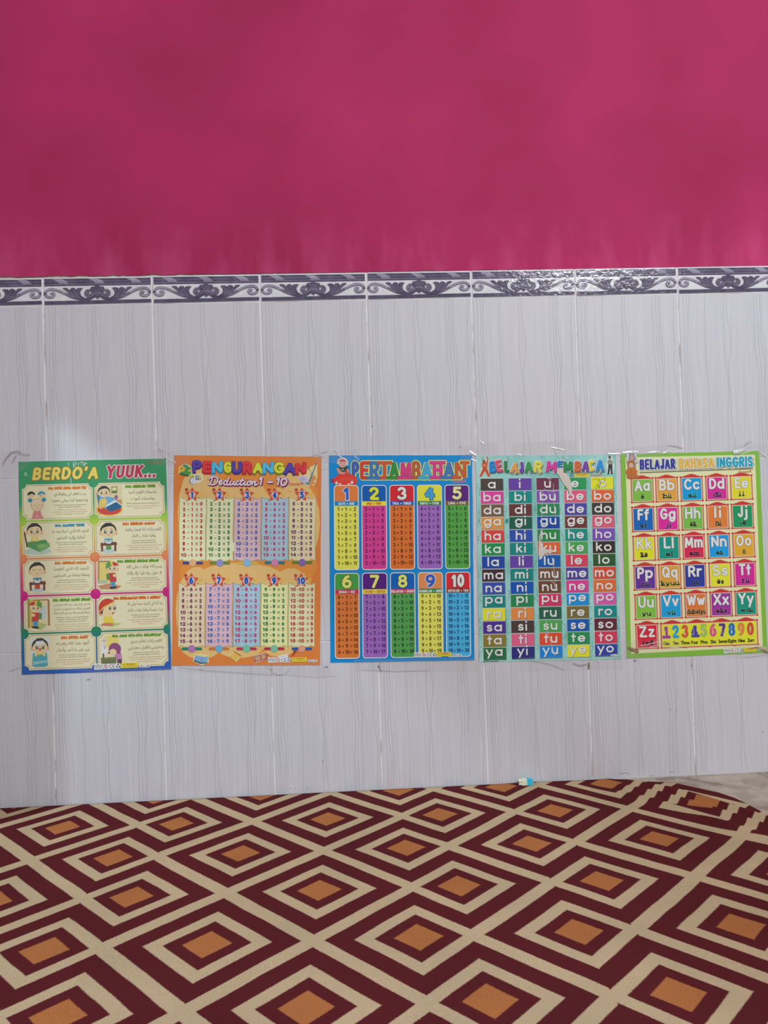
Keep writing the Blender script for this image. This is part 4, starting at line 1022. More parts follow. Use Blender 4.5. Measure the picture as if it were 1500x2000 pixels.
# ------------------------------------------------------------------ poster of addition sums
def addition_poster():
    P = Poster('addition_poster', 'bright blue poster of addition tables with a baby in a red and white hat', [(642.8, 889.6), (921.8, 889), (926.5, 1289.4), (645.5, 1294.2)], (280, 402))
    P.sheet(ink((4, 130, 196)))
    I = Ink(P, .0002)
    cs = [(60, 92, 172), (198, 58, 58), (62, 112, 172), (186, 84, 58), (48, 132, 62), (196, 58, 122), (172, 88, 58), (62, 158, 200), (200, 58, 132), (62, 112, 174), (184, 90, 52)]
    xs = [(44, 58), (60.5, 76.5), (79, 97.5), (99.5, 116), (117, 136), (139, 160), (161.5, 178), (179.5, 201), (202.5, 221), (223, 245), (246, 268)]
    for rnd in range(2):
        for ch, (a, b_), c in zip('PERTAMBAHAN', xs, cs):
            kw = dict(w=b_-a, font='S', t=.165, slab=1.05)
            I.hold = False
            if rnd == 0: I.text(ch, (a+b_)/2, 47, 35, (234, 216, 130), out=[((236, 218, 120), 2.4)], **kw)
            else: I.text(ch, (a+b_)/2, 47, 35, c, out=[(tuple(int(v*.6) for v in c), .5)], **kw)
    I.build('title', P.root)
    I = Ink(P, .0008)
    I.poly([(3, 46), (10, 44), (24, 34), (40, 36), (52, 42), (55, 52), (50, 57), (20, 58), (12, 55), (4, 53)], (214, 56, 44)); I.poly([(8, 50), (30, 42), (46, 44), (52, 52)], (226, 70, 54)); I.poly([(3, 46), (9, 46), (11, 52), (4, 53)], (128, 62, 96))
    I.poly([(16, 24), (22, 22), (32, 22), (38, 24), (36, 30), (32, 36), (20, 36)], (46, 76, 62)); I.poly([(14, 26), (18, 24), (24, 32), (30, 33), (28, 37), (18, 36)], (198, 140, 126)); I.poly([(34, 26), (38, 27), (39, 34), (30, 36), (28, 33), (33, 31)], (200, 142, 128)); I.poly([(31, 30), (35, 29), (36, 37), (32, 40)], (196, 62, 54))
    I.ell(26, 16, 7.4, 8, (206, 156, 146)); I.poly(arc(26, 12, 9.5, 8, 180, 360, 10), (186, 56, 66)); I.line(arc(26, 13, 8.8, 7, 165, 375, 12), 3.6, (196, 182, 178)); I.ell(35, 17, 2.6, 3, (200, 186, 182)); I.ell(17.2, 15, 2.4, 3, (196, 182, 178))
    for dx in (-2.8, 2.8): I.ell(26+dx, 16, .8, .7, (80, 56, 54))
    I.line(arc(26, 19, 2, 1.4, 20, 160), .7, (150, 70, 70)); I.poly([(23, 27), (29, 27), (26, 30)], (206, 156, 146))
    for px, py in ((14, 54), (21, 57), (38, 57), (44, 53)): I.ell(px, py, 2.6, 3, (208, 196, 196))
    I.ell(18, 56, 3, 1.8, (204, 130, 116)); I.ell(41, 56, 3, 1.8, (204, 130, 116))
    I.build('baby_picture', P.root)
    I = Ink(P, .0008); signature(I, 240, 53.5, 30, (214, 110, 140)); I.build('maker_mark', P.root)
    wht = (226, 222, 228); Y = (236, 216, 70)
    spec = [('1', 'SATU = ONE', (48, 92, 190), wht, (216, 118, 58), (0, 126, 190), (206, 222, 232), (234, 212, 84), (86, 64, 38)), ('2', 'DUA = TWO', Y, (60, 90, 60), (0, 86, 168), (238, 220, 60), (204, 78, 36), (200, 58, 140), (98, 24, 70)), ('3', 'TIGA = THREE', (220, 214, 212), (120, 30, 36), (200, 32, 46), (28, 76, 170), (214, 222, 236), (206, 106, 42), (92, 44, 20)), ('4', 'EMPAT = FOUR', (64, 152, 202), (36, 86, 130), (236, 216, 60), (34, 120, 64), (206, 224, 206), (148, 98, 178), (70, 34, 96)), ('5', 'LIMA = FIVE', (230, 216, 156), (70, 40, 60), (86, 26, 118), (112, 92, 50), (218, 220, 200), (78, 152, 66), (30, 66, 30)),
            ('6', 'ENAM = SIX', (234, 220, 112), (96, 86, 40), (66, 148, 66), (188, 46, 76), (226, 206, 206), (202, 112, 52), (104, 46, 18)), ('7', 'TUJUH = SEVEN', (234, 220, 112), (60, 20, 80), (80, 26, 118), (240, 220, 70), (206, 110, 40), (148, 98, 178), (66, 34, 96)), ('8', 'DELAPAN = EIGHT', (234, 220, 112), (30, 50, 80), (0, 92, 176), (190, 48, 78), (228, 206, 212), (78, 152, 78), (28, 66, 34)), ('9', 'SEMBILAN = NINE', (44, 88, 176), wht, (226, 132, 82), (36, 122, 64), (210, 222, 206), (236, 216, 92), (92, 76, 34)), ('10', 'SEPULUH = TEN', (222, 218, 222), (110, 30, 36), (206, 36, 50), (120, 48, 38), (226, 208, 200), (68, 166, 220), (22, 66, 116))]
    xs = [(8.4, 57), (62, 111.4), (116.4, 165.6), (170.4, 219.8), (224.7, 273.8)]
    for k, (num, cap_, nc, no, hb, sb, stc, body, tc) in enumerate(spec):
        x0, x1 = xs[k % 5]; top = k < 5
        y0, y1 = (57.9, 223.8) if top else (228.8, 395)
        h1, s1 = (90, 98.4) if top else (261.2, 269.8)
        I = Ink(P, .0003)
        I.rrect(x0-.9, y0-.9, x1+.9, y1+.9, 7.2, (4, 84, 156)); I.rrect(x0, y0, x1, y1, 6.5, (206, 220, 236)); I.rrect(x0+1.7, y0+1.7, x1-1.7, y1-1.7, 5, body)
        I.rrect(x0+1.7, y0+1.7, x1-1.7, h1, 5, hb, 0); I.rect(x0+1.7, h1, x1-1.7, s1, sb)
        pan = I.build('number_panel', P.root)
        I = Ink(P, .0007); cx = (x0+x1)/2
        I.text(num, cx, h1-2.6, 25.5, nc, w={'1': 11, '10': 25, '4': 20}.get(num, 18.5), font='S', t=.215, gap=.12, out=[(no, 1.25)]); I.build('numeral', pan)
        I = Ink(P, .0007); I.text(cap_, cx, s1-1.5, 5.2, stc, w=min(45, 3.1*len(cap_)), font='S', t=.21, gap=.16); I.build('caption', pan)
        I = Ink(P, .0007); I.hold = True; n = k+1
        for i in range(10):
            y = y0+50.7+i*11.68 if top else y0+50.4+i*11.82
            kw = dict(font='S', t=.185)
            two = i == 9
            I.text(str(n), x0+(9 if n < 10 else 9.5), y, 7.6, tc, w=3.2 if n == 1 else 4.4 if n < 10 else 7.6, gap=.12, **kw)
            px = 16.2 if n < 10 else 17.2
            I.line([(x0+px-1.8, y-3.2), (x0+px+1.8, y-3.2)], 1, tc); I.line([(x0+px, y-5), (x0+px, y-1.4)], 1, tc)
            I.text(str(i+1), x0+(23.6 if not two else 24.6), y, 7.6, tc, w=3.2 if i == 0 else 4.4 if not two else 7.8, gap=.12, **kw)
            for q in (-2.2, -4.4): I.line([(x0+32-1.9, y+q), (x0+32+1.9, y+q)], .95, tc)
            r_ = n+i+1; I.text(str(r_), x0+41, y, 7.6, tc, w={11: 5.4}.get(r_, 4.4 if r_ < 10 else 8.2), gap=.12, **kw)
        I.build('sums', pan)
    I = Ink(P, .0009); safety(I, 162, 384.5, .9, 'GH 2 - 010'); I.build('safety_marks', P.root)
addition_poster()

# ------------------------------------------------------------------ poster of syllables
def syllable_poster():
    P = Poster('syllable_poster', 'torn pale teal poster of coloured syllable cards from a to yo', [(929, 890), (1203, 888.4), (1212.4, 1287), (936, 1293)], (275, 401))
    mt, n, l, b = new_mat('teal_marbled_print')
    c = ramp(n, l, noise_rig(n, l, 9, 4), [(.35, lin((116, 178, 172))), (.5, lin((140, 194, 188))), (.68, lin((160, 206, 200)))])
    l.new(c, b.inputs['Base Color']); b.inputs['Roughness'].default_value = .42; b.inputs['Specular IOR Level'].default_value = .3; paper_bump(n, l, b)
    P.sheet(mt)
    r = random.Random(9); I = Ink(P, .00003); I.hold = True
    def crack(x, y, n, xa, xb, up=1, step=3.2):
        pts = [(x, y)]
        for _ in range(n):
            x = min(xb, max(xa, x+r.uniform(-3.2, 3.2))); y += up*r.uniform(.4, step); pts.append((x, y))
            if r.random() < .25:
                bx = min(xb, max(xa, x+r.uniform(-6, 6))); I.line([(x, y), ((x+bx)/2, y+r.uniform(-1, 2)), (bx, y+r.uniform(-2, 3))], .45, (62, 112, 108))
        I.line(pts, .48, (66, 112, 110))
    for xa, xb in ((.8, 7), (53, 61.5), (108, 116), (162, 170), (215, 223.5), (269, 274.2)):
        for y in (60, 110, 160, 215, 270, 320, 365): 
            crack((xa+xb)/2, y+r.uniform(-14, 6), r.randint(9, 18), xa, xb)
    for x in (14, 62, 90, 130, 168, 200, 235): crack(x, .8, r.randint(3, 6), x-10, x+10, 1, 2.2)
    I.build('background_print', P.root)
    I = Ink(P, .0005)
    T = [('B', 25.6, 39.5, 0, 11, 33, (20, 130, 198)), ('E', 39.5, 52, -12, 9, 32, (206, 84, 106)), ('L', 54, 64, 0, 10.5, 32, (34, 132, 74)), ('A', 66, 81, 8, 13, 34.5, (226, 150, 74)), ('J', 84, 93, -6, 13, 34, (100, 64, 166)), ('A', 94, 110, 0, 11, 33, (48, 146, 78)), ('R', 111, 127, 8, 12, 34, (232, 204, 62)), ('M', 135, 156, 6, 10.5, 32.5, (202, 60, 152)), ('E', 157.5, 168, 6, 11, 23, (30, 128, 196)), ('M', 170, 189, -4, 11, 33, (40, 136, 74)), ('B', 191, 204, 3, 12, 33, (202, 98, 60)), ('A', 205, 219, 6, 11, 32.5, (116, 66, 160)), ('C', 219, 231, -2, 10, 32, (232, 206, 72)), ('A', 233, 249, 2, 8.5, 31.5, (40, 138, 208))]
    for rnd in range(3):
        for ch, a, b_, rot, y0, y1, c in T:
            kw = dict(w=b_-a-1, font='S', t=.205, rot=rot); dk = tuple(int(v*.6) for v in c)
            if rnd == 0: I.text(ch, (a+b_)/2+.8, y1+1.4, y1-y0, (84, 118, 116), out=[((84, 118, 116), 2.0)], **kw); I.text(ch, (a+b_)/2, y1, y1-y0, (216, 222, 220), out=[((216, 222, 220), 1.9)], **kw)
            elif rnd == 1: I.text(ch, (a+b_)/2+.8, y1+.8, y1-y0, dk, out=[(dk, .5)], **kw)
            else: I.text(ch, (a+b_)/2, y1, y1-y0, c, **kw)
    I.build('title', P.root)
    edge = (206, 214, 208)
    I = Ink(P, .0005); o = (198, 84, 44)
    I.poly([(5, 40), (10, 24), (11, 15), (13, 11), (18, 9), (20, 2), (24, 3), (23, 14), (21, 24), (28, 41), (22, 43), (16, 30), (11, 42)], edge)
    I.poly([(12, 14), (20, 13), (22, 3), (24, 4), (23, 14), (21, 26), (13, 26), (11, 20)], o); I.ell(15.5, 11.5, 3, 3.4, (120, 84, 66)); I.poly([(13, 25), (21, 25), (28, 41), (23, 42), (17, 30), (11, 41), (6, 41)], (190, 76, 42)); I.line([(13, 20), (19, 18)], 1.6, (210, 170, 150)); I.ell(21.6, 3.4, 1.3, 1.8, (170, 96, 66))
    I.build('child_picture', P.root, 'child in an orange suit with one arm raised')
    I = Ink(P, .0005)
    I.poly([(258, 2), (267, 2), (269, 14), (271, 22), (268, 38), (256, 38), (254, 20)], edge)
    I.ell(262, 5.6, 2.8, 3.2, (112, 96, 84)); I.poly([(259.4, 4.4), (259.8, 2), (264, 1.8), (264.8, 4.4)], (46, 48, 46)); I.poly([(258, 10), (266, 10), (269, 16), (266, 20), (259, 20), (257, 16)], (128, 138, 124)); I.poly([(259, 19), (267, 19), (267, 37), (263.4, 37), (262.6, 26), (260.6, 37), (257, 37)], (50, 58, 54)); I.line([(257, 14), (263, 16.5), (268, 14.5)], 1.6, (160, 152, 134)); I.ell(258.6, 37.2, 2.2, 1.1, (38, 40, 40)); I.ell(265.6, 37.2, 2.2, 1.1, (38, 40, 40))
    I.build('child_picture', P.root, 'standing child in dark trousers with folded arms')
    C = {'': [(72, 62, 58), (96, 62, 152), (102, 46, 70), (36, 144, 80), (238, 216, 44)], 'b': [(214, 60, 150), (4, 132, 126), (122, 76, 164), (214, 86, 120), (214, 96, 46)], 'd': [(116, 86, 66), (96, 50, 50), (30, 130, 80), (76, 66, 156), (62, 56, 54)], 'g': [(220, 142, 62), (26, 86, 70), (18, 66, 160), (106, 52, 46), (216, 86, 112)], 'h': [(210, 62, 56), (42, 76, 166), (36, 130, 66), (18, 136, 122), (116, 76, 170)], 'k': [(26, 136, 70), (10, 126, 122), (214, 96, 50), (66, 156, 76), (54, 44, 42)], 'l': [(26, 66, 156), (96, 62, 156), (20, 86, 166), (206, 62, 86), (46, 82, 46)], 'm': [(62, 42, 50), (20, 126, 120), (112, 76, 56), (76, 62, 150), (206, 70, 50)], 'n': [(56, 76, 160), (16, 80, 166), (106, 66, 46), (206, 60, 140), (214, 102, 50)], 'p': [(20, 126, 120), (36, 126, 80), (200, 46, 92), (20, 136, 206), (200, 86, 162)], 'r': [(242, 214, 52), (220, 130, 70), (36, 92, 70), (116, 102, 56), (16, 130, 130)], 's': [(76, 46, 136), (72, 56, 56), (76, 156, 80), (20, 86, 166), (96, 36, 56)], 't': [(132, 116, 50), (216, 92, 132), (210, 76, 46), (36, 136, 80), (202, 56, 86)], 'y': [(40, 106, 66), (46, 46, 116), (20, 126, 206), (238, 216, 48), (46, 66, 152)]}
    X0 = [(8.2, 51.7), (62.5, 106.6), (116.8, 160.2), (171, 213.9), (224.4, 268.1)]
    for ri, cons in enumerate(['', 'b', 'd', 'g', 'h', 'k', 'l', 'm', 'n', 'p', 'r', 's', 't', 'y']):
        for ci, v in enumerate('aiueo'):
            x0, x1 = X0[ci]; y0 = 45.2-.3*ci+ri*25.26-.02*ci*ri; y1 = y0+23.4; c = C[cons][ci]; s = cons+v
            I = Ink(P, .0005)
            I.rect(x0-.2, y0+1, x1+1.1, y1+1.1, (92, 128, 126)); I.rect(x0-.9, y0-.9, x1, y1, (206, 208, 204)); I.rect(x0, y0, x1, y1, c)
            base = y0+19.4
            if cons in ('g', 'p', 'y'): base -= 3.2
            H = 17.6; kw = dict(font='S', t=.172, gap=.2)
            sh = tuple(int(q*.5) for q in c); cx = (x0+x1)/2+{'y': -1}.get(cons, 0)
            I.text(s, cx+.8, base+.8, H, sh, **kw); I.text(s, cx, base, H, (226, 220, 218), **kw)
            I.build('syllable_card', P.root)
    I = Ink(P, .0004); safety(I, 146, 35.5, .92, None, True); signature(I, 223, 41.5, 24, (190, 110, 100)); I.build('safety_marks', P.root)
    I = Ink(P, .0009); I.rect(255, 391, 272, 394.8, (214, 214, 214)); I.text('GH 2 - 005', 263.5, 394, 2.6, (70, 70, 72), w=15, bold=.1); I.build('order_code', P.root)
    I = Ink(P, .0009); I.text('Diterbitkan oleh pencetak', 8, 400.3, 1.7, (60, 96, 94), 'l', w=29, bold=.1); I.build('imprint', P.root)
    # torn strip, scratches and pen scribbles
    gy = (198, 186, 180); I = Ink(P, .0016)
    I.poly([(148, 38), (156, 26.5), (161, 25.5), (166, 25), (172, 28), (177, 38), (183, 48), (186, 58), (186.5, 68), (184.5, 79), (182.5, 81), (179, 69), (174, 62), (170, 57), (164, 46), (160, 38), (156, 35)], gy); I.line([(160, 29), (168, 40), (175, 54), (181, 70)], .5, (170, 152, 146)); I.line([(164, 28), (178, 50)], .4, (214, 204, 198))
    I.build('torn_patch', P.root, 'grey bare backing where the print is torn off')
    I = Ink(P, .0016)
    I.poly([(118, 188), (119, 178), (120, 160), (124, 146), (122, 168), (126, 184), (130, 181), (136, 186), (142, 182), (146, 188), (140, 194), (134, 190), (136, 198), (130, 192), (124, 203), (119, 205)], gy)
    I.build('torn_patch', P.root, 'grey bare backing where the print is torn off')
    for pts in ([(128, 70), (127, 95), (125, 120), (126, 150), (123, 175)], [(131, 66), (140, 72), (154, 71), (161, 68)], [(139, 45), (146, 54)], [(134, 44), (147, 47)], [(150, 56), (149, 82), (152, 120)], [(119, 92), (123, 96)], [(144, 200), (150, 240), (147, 260)], [(141, 246), (149, 254), (154, 265)], [(129, 320), (133, 350), (140, 372), (146, 392)], [(9, 121), (14, 124)], [(3, 118), (10, 140), (18, 152)]):
        I = Ink(P, .0018); I.line(pts, .7, (206, 200, 200)); I.build('scratch', P.root)
    for pts in ([(226, 50), (234, 46), (243, 52), (240, 66), (236, 58), (233, 68)], [(240, 46), (239, 64)], [(243, 50), (252, 45), (250, 56)]):
        I = Ink(P, .0018); I.line(pts, .5, (116, 104, 60)); I.build('pen_scribble', P.root)
    I = Ink(P, .0012); I.ell(58, 128, 3, 5, (64, 150, 160)); I.ell(58.4, 128, 1.6, 3, (40, 120, 134)); I.build('ink_stain', P.root)
syllable_poster()

# ------------------------------------------------------------------ poster of the alphabet
def alphabet_poster():
    P = Poster('alphabet_poster', 'rightmost poster, green edged with red framed alphabet cards from Aa to Zz', [(1211.6, 887.6), (1482, 880.4), (1498.5, 1275), (1224, 1286)], (273, 396))
    P.sheet(ink((122, 174, 60)))
    I = Ink(P, .00003); I.poly([(9.2, 6.2), (264.6, 7.6), (264, 200), (264.4, 384), (8.6, 387), (9.4, 190)], (222, 210, 166))
    r = random.Random(4)
    for _ in range(16):
        x = r.uniform(12, 250); y = r.uniform(36, 370); I.line([(x, y), (x+r.uniform(2, 6), y+r.uniform(2, 9)), (x+r.uniform(4, 12), y+r.uniform(6, 18))], .35, (198, 180, 134))
    I.build('background_print', P.root)
    I = Ink(P, .0005)
    for s, a, b_, c in (('BELAJAR', 36, 106.8, (48, 52, 138)), ('BAHASA', 112.6, 182.6, (226, 166, 64)), ('INGGRIS', 187.4, 259.5, (24, 150, 176))):
        kw = dict(w=b_-a-1, font='S', t=.2, gap=.1); cx = (a+b_)/2
        I.text(s, cx+1.3, 32.6, 20.5, (126, 122, 108), out=[((126, 122, 108), 1.2)], **kw); I.text(s, cx, 31.4, 20.5, (214, 216, 218), out=[((206, 212, 216), 1.3)], **kw); I.text(s, cx, 31.4, 20.5, c, **kw)
    I.poly([(36, 36.2), (259, 34.6), (259, 35.8), (180, 36.4), (36, 37.6)], (84, 84, 80)); signature(I, 230, 42.5, 27, (196, 140, 80))
    I.build('title', P.root)
    I = Ink(P, .0012); g = (140, 140, 150); o = (182, 106, 52)
    I.poly([(11, -1), (30, -2), (31, 10), (34, 18), (28, 22), (12, 22)], (196, 198, 206))
    I.poly([(16, 6), (28, 6), (33, 12), (33, 18), (29, 20), (29, 40), (13, 40), (14, 22), (11, 16)], g); I.ell(21.5, 5, 6, 6, (112, 114, 126)); I.ell(21.5, 6, 4, 4.6, (206, 150, 140)); I.ell(17, -.4, 1.6, 1.6, g); I.ell(26, -.6, 1.6, 1.6, g); I.ell(14, 13, 3, 3, (196, 190, 190)); I.ell(30, 14, 3, 3, (196, 190, 190))
    I.poly([(9, 34), (13, 27), (26, 26), (32, 34), (30, 40), (35, 44), (33, 48), (12, 48), (11, 42)], o); I.ell(19.5, 20.5, 7, 7.4, (160, 92, 46)); I.ell(19.5, 22, 4.6, 5, (214, 166, 150)); I.ell(14.6, 13.6, 2, 2, o); I.ell(24.6, 13.6, 2, 2, o)
    for dx in (-1.8, 1.8):
        I.ell(19.5+dx, 21, .6, .7, (80, 50, 40)); I.ell(21.5+dx, 5.4, .6, .7, (80, 60, 56))
    I.line([(18.5, 24.6), (20.5, 24.6)], .6, (160, 80, 76)); I.ell(16, 45, 5, 3.6, (170, 98, 48)); I.ell(29, 45, 5, 3.4, (172, 100, 50)); I.line([(20, 30), (21, 42)], .6, (140, 80, 40))
    I.build('children_picture', P.root, 'two children in animal costumes')
    D = [('A', 'ē', (122, 176, 66)), ('B', 'bii', (220, 152, 56)), ('C', 'sii', (4, 146, 204)), ('D', 'dii', (200, 36, 140)), ('E', 'ii', (230, 202, 44)), ('F', 'ēf', (16, 96, 176)), ('G', 'ji', (208, 36, 144)), ('H', 'ēk', (112, 176, 66)), ('I', 'āi', (214, 118, 52)), ('J', 'jē', (26, 140, 86)), ('K', 'kē', (240, 222, 36)), ('L', 'el', (16, 140, 122)), ('M', 'em', (204, 36, 76)), ('N', 'en', (20, 146, 212)), ('O', 'ō', (228, 160, 46)), ('P', 'pii', (96, 46, 146)), ('Q', 'kyuu', (224, 150, 52)), ('R', 'aa', (42, 56, 146)), ('S', 'ēs', (230, 214, 44)), ('T', 'tii', (200, 36, 140)), ('U', 'yu', (122, 180, 62)), ('V', 'vii', (20, 150, 206)), ('W', 'dabelyu', (220, 112, 52)), ('X', 'eks', (150, 50, 146)), ('Y', 'wai', (20, 140, 116)), ('Z', 'zed', (204, 36, 56))]
    CX = [17, 65, 113.8, 163, 211.8]; RED = (192, 52, 48)
    def frame(x0, y0, wd, hh, peaks=1):
        I = Ink(P, .0003)
        I.rect(x0+2.5, y0+2.6, x0+wd-2.5, y0+hh-2, (226, 178, 150))
        for xx in (x0+2, x0+wd-2): I.line([(xx, y0+2), (xx, y0+hh-2)], 1.7, RED); I.rect(xx-2, y0-.6, xx+2, y0+2.4, RED); I.rect(xx-2, y0+hh-3, xx+2, y0+hh, RED)
        I.line([(x0+2, y0+1.4), (x0+wd-2, y0+1.4)], 2, RED); I.line([(x0+2, y0+hh-1.2), (x0+wd-2, y0+hh-1.2)], 1.4, RED)
        pw = wd/peaks
        for k in range(peaks):
            c = x0+pw*(k+.5)
            I.poly([(c-17, y0+1), (c-15, y0-1.2), (c-11, y0-1.4), (c-9, y0-3), (c-5, y0-3.2), (c-4.6, y0-4.6), (c+4.6, y0-4.6), (c+5, y0-3.2), (c+9, y0-3), (c+11, y0-1.4), (c+15, y0-1.2), (c+17, y0+1)], RED)
            if k: xx = x0+pw*k; I.rect(xx-3, y0-.6, xx-.6, y0+2, RED); I.rect(xx+.6, y0-.6, xx+3, y0+2, RED); I.rect(xx-3, y0+hh-2, xx-.6, y0+hh+.6, RED); I.rect(xx+.6, y0+hh-2, xx+3, y0+hh+.6, RED)
        return I
    for k, (L, sub, c) in enumerate(D):
        col, row = k % 5, k//5
        x0 = CX[col]; y0 = 47+row*56.66; wd, hh = 46, 49.6
        card = frame(x0, y0, wd, hh).build('letter_card', P.root)
        I = Ink(P, .0007); I.rect(x0+3.4, y0+3, x0+wd-3.4, y0+hh-2.6, (226, 214, 196)); I.rect(x0+4.2, y0+3.8, x0+wd-4.2, y0+hh-3.4, c); I.build('card_face', card)
        I = Ink(P, .0009); s = L+L.lower(); w_ = {'M': 35, 'W': 35, 'I': 14, 'L': 20, 'J': 19, 'F': 22, 'T': 23, 'R': 26, 'E': 27}.get(L, 30)
        I.text(s, x0+wd/2, y0+26.4, 21.6, (232, 228, 222), w=w_, font='S', t=.185, gap=.14, out=[((112, 96, 84), .55)]); I.build('letter_pair', card)
        I = Ink(P, .0009); bare = sub.replace('ē', 'e').replace('ā', 'a').replace('ō', 'o')
        wsub = {'ii': 9.5, 'ō': 7, 'ē': 7, 'kyuu': 35, 'dabelyu': 36, 'wai': 24, 'eks': 22, 'yu': 17, 'em': 19}.get(sub, 6.6*len(bare)-(1.9*bare.count('i')))
        I.text(bare, x0+wd/2, y0+hh-7.6, 9.6, (34, 30, 30), w=wsub, font='S', t=.22 if len(bare) < 6 else .18, slab=.8 if len(bare) < 6 else .4, gap=.12, out=[(tuple(min(235, v+50) for v in c), .7)])
        if sub != bare:
            pos = 0 if sub[0] in 'ēāō' else 1
            mx_ = x0+wd/2-wsub/2+wsub*(pos+.5)/len(bare); I.line([(mx_-2.6, y0+hh-15.8), (mx_+2.6, y0+hh-15.8)], 1.2, (34, 30, 30))
        I.build('sound_word', card)
    x0, y0, wd, hh = 65.4, 330.5, 191.6, 49.4
    strip = frame(x0, y0, wd, hh, 4).build('number_strip', P.root)
    I = Ink(P, .0007); I.rect(x0+3.4, y0+3, x0+wd-3.4, y0+hh-2.6, (228, 196, 160)); I.rect(x0+4.2, y0+3.8, x0+wd-4.2, y0+hh-3.4, (234, 216, 48)); I.build('card_face', strip)
    NUM = [('1', 'One', (152, 52, 142)), ('2', 'Two', (24, 150, 198)), ('3', 'Three', (204, 82, 60)), ('4', 'Four', (66, 60, 152)), ('5', 'Five', (150, 188, 92)), ('6', 'Six', (212, 80, 130)), ('7', 'Seven', (86, 50, 142)), ('8', 'Eight', (30, 106, 184)), ('9', 'Nine', (212, 126, 60)), ('0', 'Zero', (198, 72, 52))]
    for k, (d, wn, c) in enumerate(NUM):
        cx = x0+11.5+k*18.25
        I = Ink(P, .0009); I.text(d, cx, y0+29.5, 24, c, w=6 if d == '1' else 12.2, font='S', t=.18, slab=1.2 if d in '14' else 0, out=[((196, 186, 70), .9), (tuple(int(v*.75) for v in c), .35)]); I.line([(cx-1.2, y0+12), (cx-1.2, y0+26)], .6, (226, 206, 196)); I.build('numeral', strip)
        I = Ink(P, .0009); I.text(wn, cx, y0+42.6, 6.2, (34, 32, 30), w=3.4*len(wn)+(.6 if len(wn) < 4 else -.6), bold=.34); I.build('number_word', strip)
    I = Ink(P, .0012); safety(I, 186.5, 384.3, .8, None); I.rect(253, 384.5, 270, 390, (196, 188, 172)); I.text('GH 2 - 002', 261.5, 388.8, 2.4, (96, 90, 84), w=14, bold=.1); I.build('safety_marks', P.root)
alphabet_poster()

# ------------------------------------------------------------------ sticky tape on the posters
def tape_mat(name, tint, cover, rough):
    m, n, l, b = new_mat(name)
    b.inputs['Base Color'].default_value = lin(tint, .8); b.inputs['Roughness'].default_value = rough
    b.inputs['Specular IOR Level'].default_value = .7
    b.inputs['Alpha'].default_value = cover
    geo = n.new('ShaderNodeNewGeometry'); nz = n.new('ShaderNodeTexNoise'); nz.inputs['Scale'].default_value = 70; nz.inputs['Detail'].default_value = 3
    l.new(geo.outputs['Position'], nz.inputs['Vector'])
    bp = n.new('ShaderNodeBump'); bp.inputs['Strength'].default_value = .3; bp.inputs['Distance'].default_value = .003
    l.new(nz.outputs['Fac'], bp.inputs['Height']); l.new(bp.outputs['Normal'], b.inputs['Normal'])
    return m
clear = tape_mat('clear_tape', (196, 190, 192), .09, .22); glint_crease = tape_mat('glint_white_tape', (244, 244, 248), .85, .1)  # near-opaque white on the folds stands in for glints
dusty = tape_mat('dusty_tape_edge', (150, 140, 138), .5, .6); brown = plain('brown_tape_residue', (134, 112, 86), .8)
def tape(label, corners, creases=(), dirt=(), lift=.0024, curl=0.0, stains=()):
    """Strip of clear film given by four pixel corners; creases stand proud of it, whitened for their glints, dirt sits along its edges."""
    q = [wall_at(*c) for c in corners]
    cx = sum(v.x for v in q)/4; cz = sum(v.z for v in q)/4
    root = thing('clear_tape', label, 'tape', (cx, -lift, cz), 'clear tape strips holding the posters')
    nu, nv = 14, 6; V = []; F = []
    r = random.Random(int(cx*1000)+7)
    ph = r.uniform(0, 6)
    def surf(u, v):
        x = (q[0].x*(1-u)+q[1].x*u)*(1-v)+(q[3].x*(1-u)+q[2].x*u)*v
        z = (q[0].z*(1-u)+q[1].z*u)*(1-v)+(q[3].z*(1-u)+q[2].z*u)*v
        d = lift+.0004*math.sin(9*u+ph)*math.sin(5*v+ph)+curl*max(0, .45-u)**2*4
        return x, -d, z
    for j in range(nv+1):
        for i in range(nu+1): V.append(surf(i/nu, j/nv))
    for j in range(nv):
        for i in range(nu): F.append((j*(nu+1)+i, (j+1)*(nu+1)+i, (j+1)*(nu+1)+i+1, j*(nu+1)+i+1))
    f = link_mesh('film', V, F, [clear], None, root, root.location)
    for p in f.data.polygons: p.use_smooth = True
    def ridge(name, pts, wpx, mat, h, lab=None):
        pw = [wall_at(*p) for p in pts]; n = len(pw); V = []; F = []
        for i, p in enumerate(pw):
            a = pw[max(0, i-1)]; c = pw[min(n-1, i+1)]; dx, dz = c.x-a.x, c.z-a.z; L = math.hypot(dx, dz) or 1
            k = wpx/830/2*(.35+.65*math.sin(math.pi*(i+.6)/(n+.2)))
            nx, nz = -dz/L*k, dx/L*k
            V += [(p.x+nx, -lift-.0003, p.z+nz), (p.x, -lift-.0003-h*k, p.z), (p.x-nx, -lift-.0003, p.z-nz)]
        for i in range(n-1):
            o = 3*i; F += [(o, o+1, o+4, o+3), (o+1, o+2, o+5, o+4)]
        ob = link_mesh(name, V, F, [mat], None, root, root.location)
        if lab: ob['label'] = lab
    for pts, wp in creases: ridge('glint_crease', pts, wp, glint_crease, .2, 'tape fold with its glint painted white')
    for pts, wp in dirt: ridge('dusty_edge', pts, wp, dusty, .1, 'grey dust along the edge')
    for pts, wp in stains: ridge('residue', pts, wp, brown, .2, 'brown old glue')
    return root
tape('curled clear tape at the top left corner of the rainbow edged poster', [(5, 880), (58, 886), (54, 912), (8, 940)], [], [([(6, 908), (14, 894), (24, 884), (34, 882), (42, 884)], 4.5), ([(24, 905), (30, 894), (34, 889)], 3), ([(35, 886), (52, 889), (60, 888)], 2)], curl=.006)
